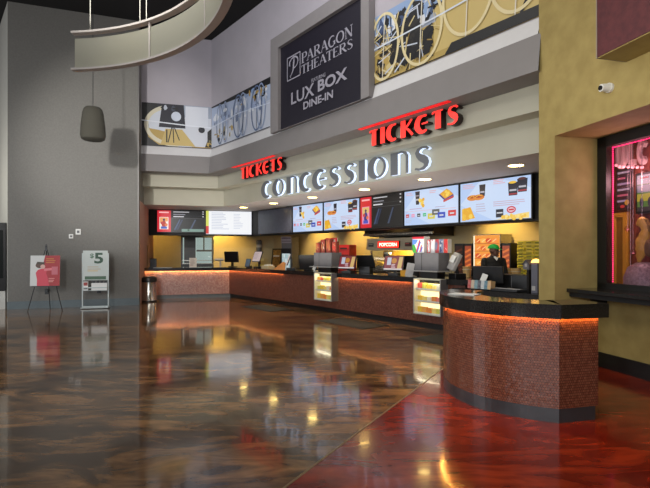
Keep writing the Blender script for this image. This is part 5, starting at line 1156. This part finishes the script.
# seahorse-like yellow ornament
r, m = wthing('animal_ornament', 'yellowish glass animal ornament hanging in the display window', 'ornament', 642, 262, .26); u = m
mb = MB(); 
for (x, z, rd) in ((0, 40, 5.5), (-4, 38.5, 3), (3, 36, 5), (4, 31, 5), (2.5, 26, 6), (0, 20, 7), (0, 13, 7), (-2, 7, 5), (-3, 2, 3)): mb.ball((x*u, 0, z*u), rd*u, (1, .6, 1), 8)
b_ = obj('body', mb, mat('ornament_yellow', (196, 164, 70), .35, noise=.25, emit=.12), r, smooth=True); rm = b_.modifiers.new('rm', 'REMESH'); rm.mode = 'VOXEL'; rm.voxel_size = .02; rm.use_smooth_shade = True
obj('crest', MB().prism([(2, 44), (6, 42), (9, 36), (9, 30), (6, 30), (5, 38)], lambda a_, c_, n: (a_*u, n-.02, c_*u), .04), mat('ornament_crest', (150, 128, 66), .4, noise=.2), r); obj('hanging_wire', MB().cyl((0, 0, 44*u), (0, 0, 3.03-r.location.z), .004, n=6), M_STEEL, r)
mb = MB(); mb.ball((9*u, 0, 14*u), 7*u, (1, .5, 1.3), 8); obj('wing', mb, mat('ornament_wing', (120, 100, 66), .4, noise=.3), r, smooth=True)
r, m = wthing('dome_lamp', 'pale dimpled dome lamp low in the display window', 'lamp', 645, 285, .27); u = m; r.location.z = .985; hz = zat(262, r.location.y)-.985
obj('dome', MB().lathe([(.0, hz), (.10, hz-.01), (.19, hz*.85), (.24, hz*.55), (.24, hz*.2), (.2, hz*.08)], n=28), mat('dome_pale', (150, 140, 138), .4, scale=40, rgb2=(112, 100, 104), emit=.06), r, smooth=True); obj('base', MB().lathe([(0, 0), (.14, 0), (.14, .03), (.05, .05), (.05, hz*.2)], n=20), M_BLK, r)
for i, (px, py) in enumerate(((628, 228.5), (633, 252.5), (630.5, 276))):
    r, m = wthing('glass_bubble', 'clear glass bubble hanging in the display window, %s of three' % ('top one', 'middle one', 'lowest')[i], 'glass ball', px, py, .16); r['group'] = 'hanging glass bubbles'
    obj('globe', MB().ball((0, 0, 0), 3.2*m, (1, 1, 1), 10), glass_mat('bubble_glass', (.9, .75, .78)) if 'bubble_glass' not in MATS else MATS['bubble_glass'], r, smooth=True); obj('inner_light', MB().ball((0, 0, -.01), .9*m, (1.4, 1, .6), 6), mat('bubble_core', (255, 170, 170), emit=.8), r); obj('wire', MB().cyl((0, 0, 3.2*m), (0, 0, 3.03-r.location.z), .003, n=6), M_STEEL, r)
# marquee letters
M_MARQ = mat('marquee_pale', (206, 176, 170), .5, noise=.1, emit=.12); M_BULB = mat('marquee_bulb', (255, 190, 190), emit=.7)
r = thing('marquee_letters', 'pale bulb-lit marquee letters at the top of the display window', 'sign', win(614, 168, .3)[0], WROT); u = win(614, 168, .3)[1]
def mq(x, st, sc=(8, 22)):
    vs = []; fs = []
    for a_, b_ in st: _strip(a_, b_, vs, fs)
    mb = MB(); n = len(vs); V3 = lambda q, y: (x*u+q[0]*sc[0]*u*1.25, y, q[1]*sc[1]*u)
    mb.add([V3(q, 0) for q in vs]+[V3(q, .06) for q in vs], [tuple(f) for f in fs]+[tuple(i+n for i in reversed(f)) for f in fs]+[(f[i], f[(i+1) % 4], f[(i+1) % 4]+n, f[i]+n) for f in fs for i in range(4)])
    return mb
uo = obj('letter', mq(2, [([(.1, 1), (.1, .3)]+el(.45, .3, .35, .25, 180, 360, 8)+[(.8, 1)], .26)]), M_MARQ, r)
uo = obj('letter', mq(15, [([(.1, 1), (.1, .2), (.2, .08), (.7, .1)], .24)]), M_MARQ, r)
uo = obj('letter', mq(26, [(el(.45, .45, .35, .42, 40, 320, 14), .24)]), M_MARQ, r)
mb = MB()
for x, z in ((4, 2), (8, 0), (13, -1), (18, -2), (23, -3), (28, -4), (33, -5)): mb.ball((x*u, -.02, z*u), 1.5*u, n=6)
obj('bulb_row', mb, M_BULB, r, smooth=True)
for nm, px, py, e in (('bay_lamp', 625, 200, 13), ('bay_lamp', 650, 205, 13)):
    l_, m_, s_ = win(px, py, .2); l = bpy.data.lights.new(nm, 'POINT'); l.energy = e; l.color = (1, .62, .6); l.shadow_soft_size = .15; lo_ = bpy.data.objects.new(nm, l); COL.objects.link(lo_); lo_.location = (l_[0], l_[1], 2.5)

# ------------------------------------------------------------------ person behind the counter
def remesh(o, v):
    m = o.modifiers.new('rm', 'REMESH'); m.mode = 'VOXEL'; m.voxel_size = v; m.use_smooth_shade = True
    s_ = o.modifiers.new('sm', 'SMOOTH'); s_.factor = .5; s_.iterations = 3
def limb(mb, pts, rs):
    for (a_, b_), (r0, r1) in zip(zip(pts, pts[1:]), zip(rs, rs[1:])): mb.cyl(a_, b_, r0, r1, 14); mb.ball(a_, r0, n=8); mb.ball(b_, r1, n=8)
loc, rz, m = at(494, -1.12, 0)
M_SKIN = mat('skin_brown', (92, 60, 46), .55, noise=.08)
body = MB(); HD = 1.0
hy = math.radians(38)                     # head turned towards the viewer's right
def hp_(x, y, z): c_, s_ = math.cos(hy), math.sin(hy); return (x*c_-y*s_, x*s_+y*c_, z)
# head: front is -Y
hc = 1.585
body.ball(hp_(0, .01, hc+.02), .098, (.82, 1.0, 1.08), 14); body.ball(hp_(0, -.03, hc-.045), .072, (.86, .95, 1.0), 12); body.ball(hp_(0, -.075, hc-.10), .026, (1.3, .8, .8), 8)
body.ball(hp_(0, -.108, hc-.022), .017, (1, 1.2, 1.1), 8); body.cyl(hp_(0, -.085, hc+.02), hp_(0, -.112, hc-.02), .009, .014, 8)
body.ball(hp_(0, -.085, hc-.062), .022, (1.3, .7, .5), 8); body.ball(hp_(0, -.08, hc+.035), .03, (1.9, .55, .45), 8)
for sx in (-1, 1): body.ball(hp_(sx*.083, .015, hc-.01), .026, (.4, .8, 1.25), 8); body.ball(hp_(sx*.045, -.062, hc-.03), .022, (1, .8, .8), 8)
limb(body, [(0, .02, 1.40), hp_(0, .01, 1.53)], [.062, .056])
# torso, arms, legs
for z, rx, ry in ((1.36, .19, .10), (1.27, .185, .115), (1.15, .165, .115), (1.03, .155, .11), (.93, .17, .12)): body.ball((0, .02, z), 1, (rx, ry, .11), 12)
limb(body, [(-.19, .02, 1.38), (-.235, -.01, 1.10), (-.20, -.22, .98)], [.055, .045, .034]); limb(body, [(.19, .02, 1.38), (.245, .0, 1.10), (.24, -.20, 1.035)], [.055, .045, .034])
def hand(base_, dirx):
    b_ = Vector(base_); body.ball(b_+Vector((0, -.05, -.005)), .042, (.85, 1.05, .42), 8)
    for k, (ox, ln) in enumerate(((-.03, .062), (-.01, .072), (.01, .068), (.03, .052))):
        limb(body, [b_+Vector((ox, -.08, 0)), b_+Vector((ox*1.1, -.08-ln*.55, .004)), b_+Vector((ox*1.1, -.08-ln, -.014))], [.0105, .0095, .0085])
    limb(body, [b_+Vector((dirx*.03, -.03, 0)), b_+Vector((dirx*.058, -.06, -.004)), b_+Vector((dirx*.062, -.09, -.01))], [.013, .011, .0095])
hand((-.20, -.22, .975), 1); hand((.24, -.20, 1.04), -1)
for sx in (-1, 1): limb(body, [(sx*.095, .02, .90), (sx*.10, .0, .50), (sx*.10, .03, .09)], [.092, .062, .042]); limb(body, [(sx*.10, .05, .045), (sx*.11, -.13, .035)], [.042, .034])
person = obj('person', body, M_SKIN, None, smooth=True); person.location = loc; person.rotation_euler = (0, 0, rz*0+.12); remesh(person, .0075)
tag(person, 'person in a black shirt and bright green cap standing behind the counter', 'person')
sh = MB()
for z, rx, ry in ((1.355, .205, .115), (1.27, .20, .13), (1.15, .182, .13), (1.03, .172, .126), (.92, .185, .135)): sh.ball((0, .02, z), 1, (rx, ry, .115), 12)
limb(sh, [(-.19, .02, 1.375), (-.235, -.01, 1.10), (-.222, -.11, 1.045)], [.072, .06, .052]); limb(sh, [(.19, .02, 1.375), (.245, 0, 1.12)], [.072, .06]); limb(sh, [(0, .025, 1.38), (0, .02, 1.45)], [.10, .075])
s_ = obj('shirt', sh, mat('shirt_black', (16, 15, 16), .8, noise=.2), person, smooth=True); remesh(s_, .011)
tr_ = MB()
for sx in (-1, 1): limb(tr_, [(sx*.095, .02, .90), (sx*.10, .0, .50), (sx*.10, .03, .12)], [.108, .078, .062])
tr_.ball((0, .02, .90), 1, (.18, .132, .09), 12); s_ = obj('trousers', tr_, mat('trousers_dark', (26, 26, 30), .8, noise=.2), person, smooth=True); remesh(s_, .012)
for sx in (-1, 1): obj('shoe', MB().ball((sx*.105, -.03, .045), 1, (.055, .14, .045), 10).box((sx*.105, -.03, .012), (.10, .26, .024)), M_BLK, person)
col_ = MB(); col_.lathe([(.075, 1.435), (.068, 1.46), (.064, 1.475), (.069, 1.44)], c=(0, .015, 0), n=20); col_.prism([(-.05, 1.45), (.05, 1.45), (0.0, 1.385)], lambda u, v, n: (u, -.082-n-(1.45-v)*.5, v), .012); obj('collar', col_, M_WHT, person, smooth=False)
cp = MB(); n = 20; vs = []
pr2 = [(math.cos(t_), math.sin(t_)) for t_ in [PI/2*i/8 for i in range(9)]]
for cr, sr in pr2:
    for i in range(n):
        t_ = 2*PI*i/n; vs.append(hp_(.090*cr*math.cos(t_), .012+.110*cr*math.sin(t_), hc+.045+.085*sr))
cp.add(vs, [(j*n+i, j*n+(i+1) % n, (j+1)*n+(i+1) % n, (j+1)*n+i) for j in range(8) for i in range(n)])
M_CAP = mat('cap_green', (20, 176, 66), .6, noise=.1)
cap = obj('cap', cp, M_CAP, person, smooth=True); so = cap.modifiers.new('s', 'SOLIDIFY'); so.thickness = .008; so.offset = 1
bp_ = [(.086*math.cos(t_), -.04-.13*math.sin(t_)) for t_ in [PI*i/12 for i in range(13)]]
br = MB(); k2 = len(bp_)
br.add([hp_(x, y, hc+.055-.25*max(0, -.05-y)) for x, y in bp_]+[hp_(x, y, hc+.048-.25*max(0, -.05-y)) for x, y in bp_], [tuple(range(k2)), tuple(reversed(range(k2, 2*k2)))]+[(i, i+1, k2+i+1, k2+i) for i in range(k2-1)]); obj('cap_brim', br, M_CAP, cap)
for sx in (-1, 1): obj('eye', MB().ball(hp_(sx*.034, -.084, hc), .012, n=8), mat('eye_dark', (40, 30, 26), .2, noise=.1), person, smooth=True)
mo = MB().ball(hp_(0, -.098, hc-.064), .018, (1.3, .5, .35), 8); obj('mouth', mo, mat('lips', (96, 50, 46), .5, noise=.1), person, smooth=True)
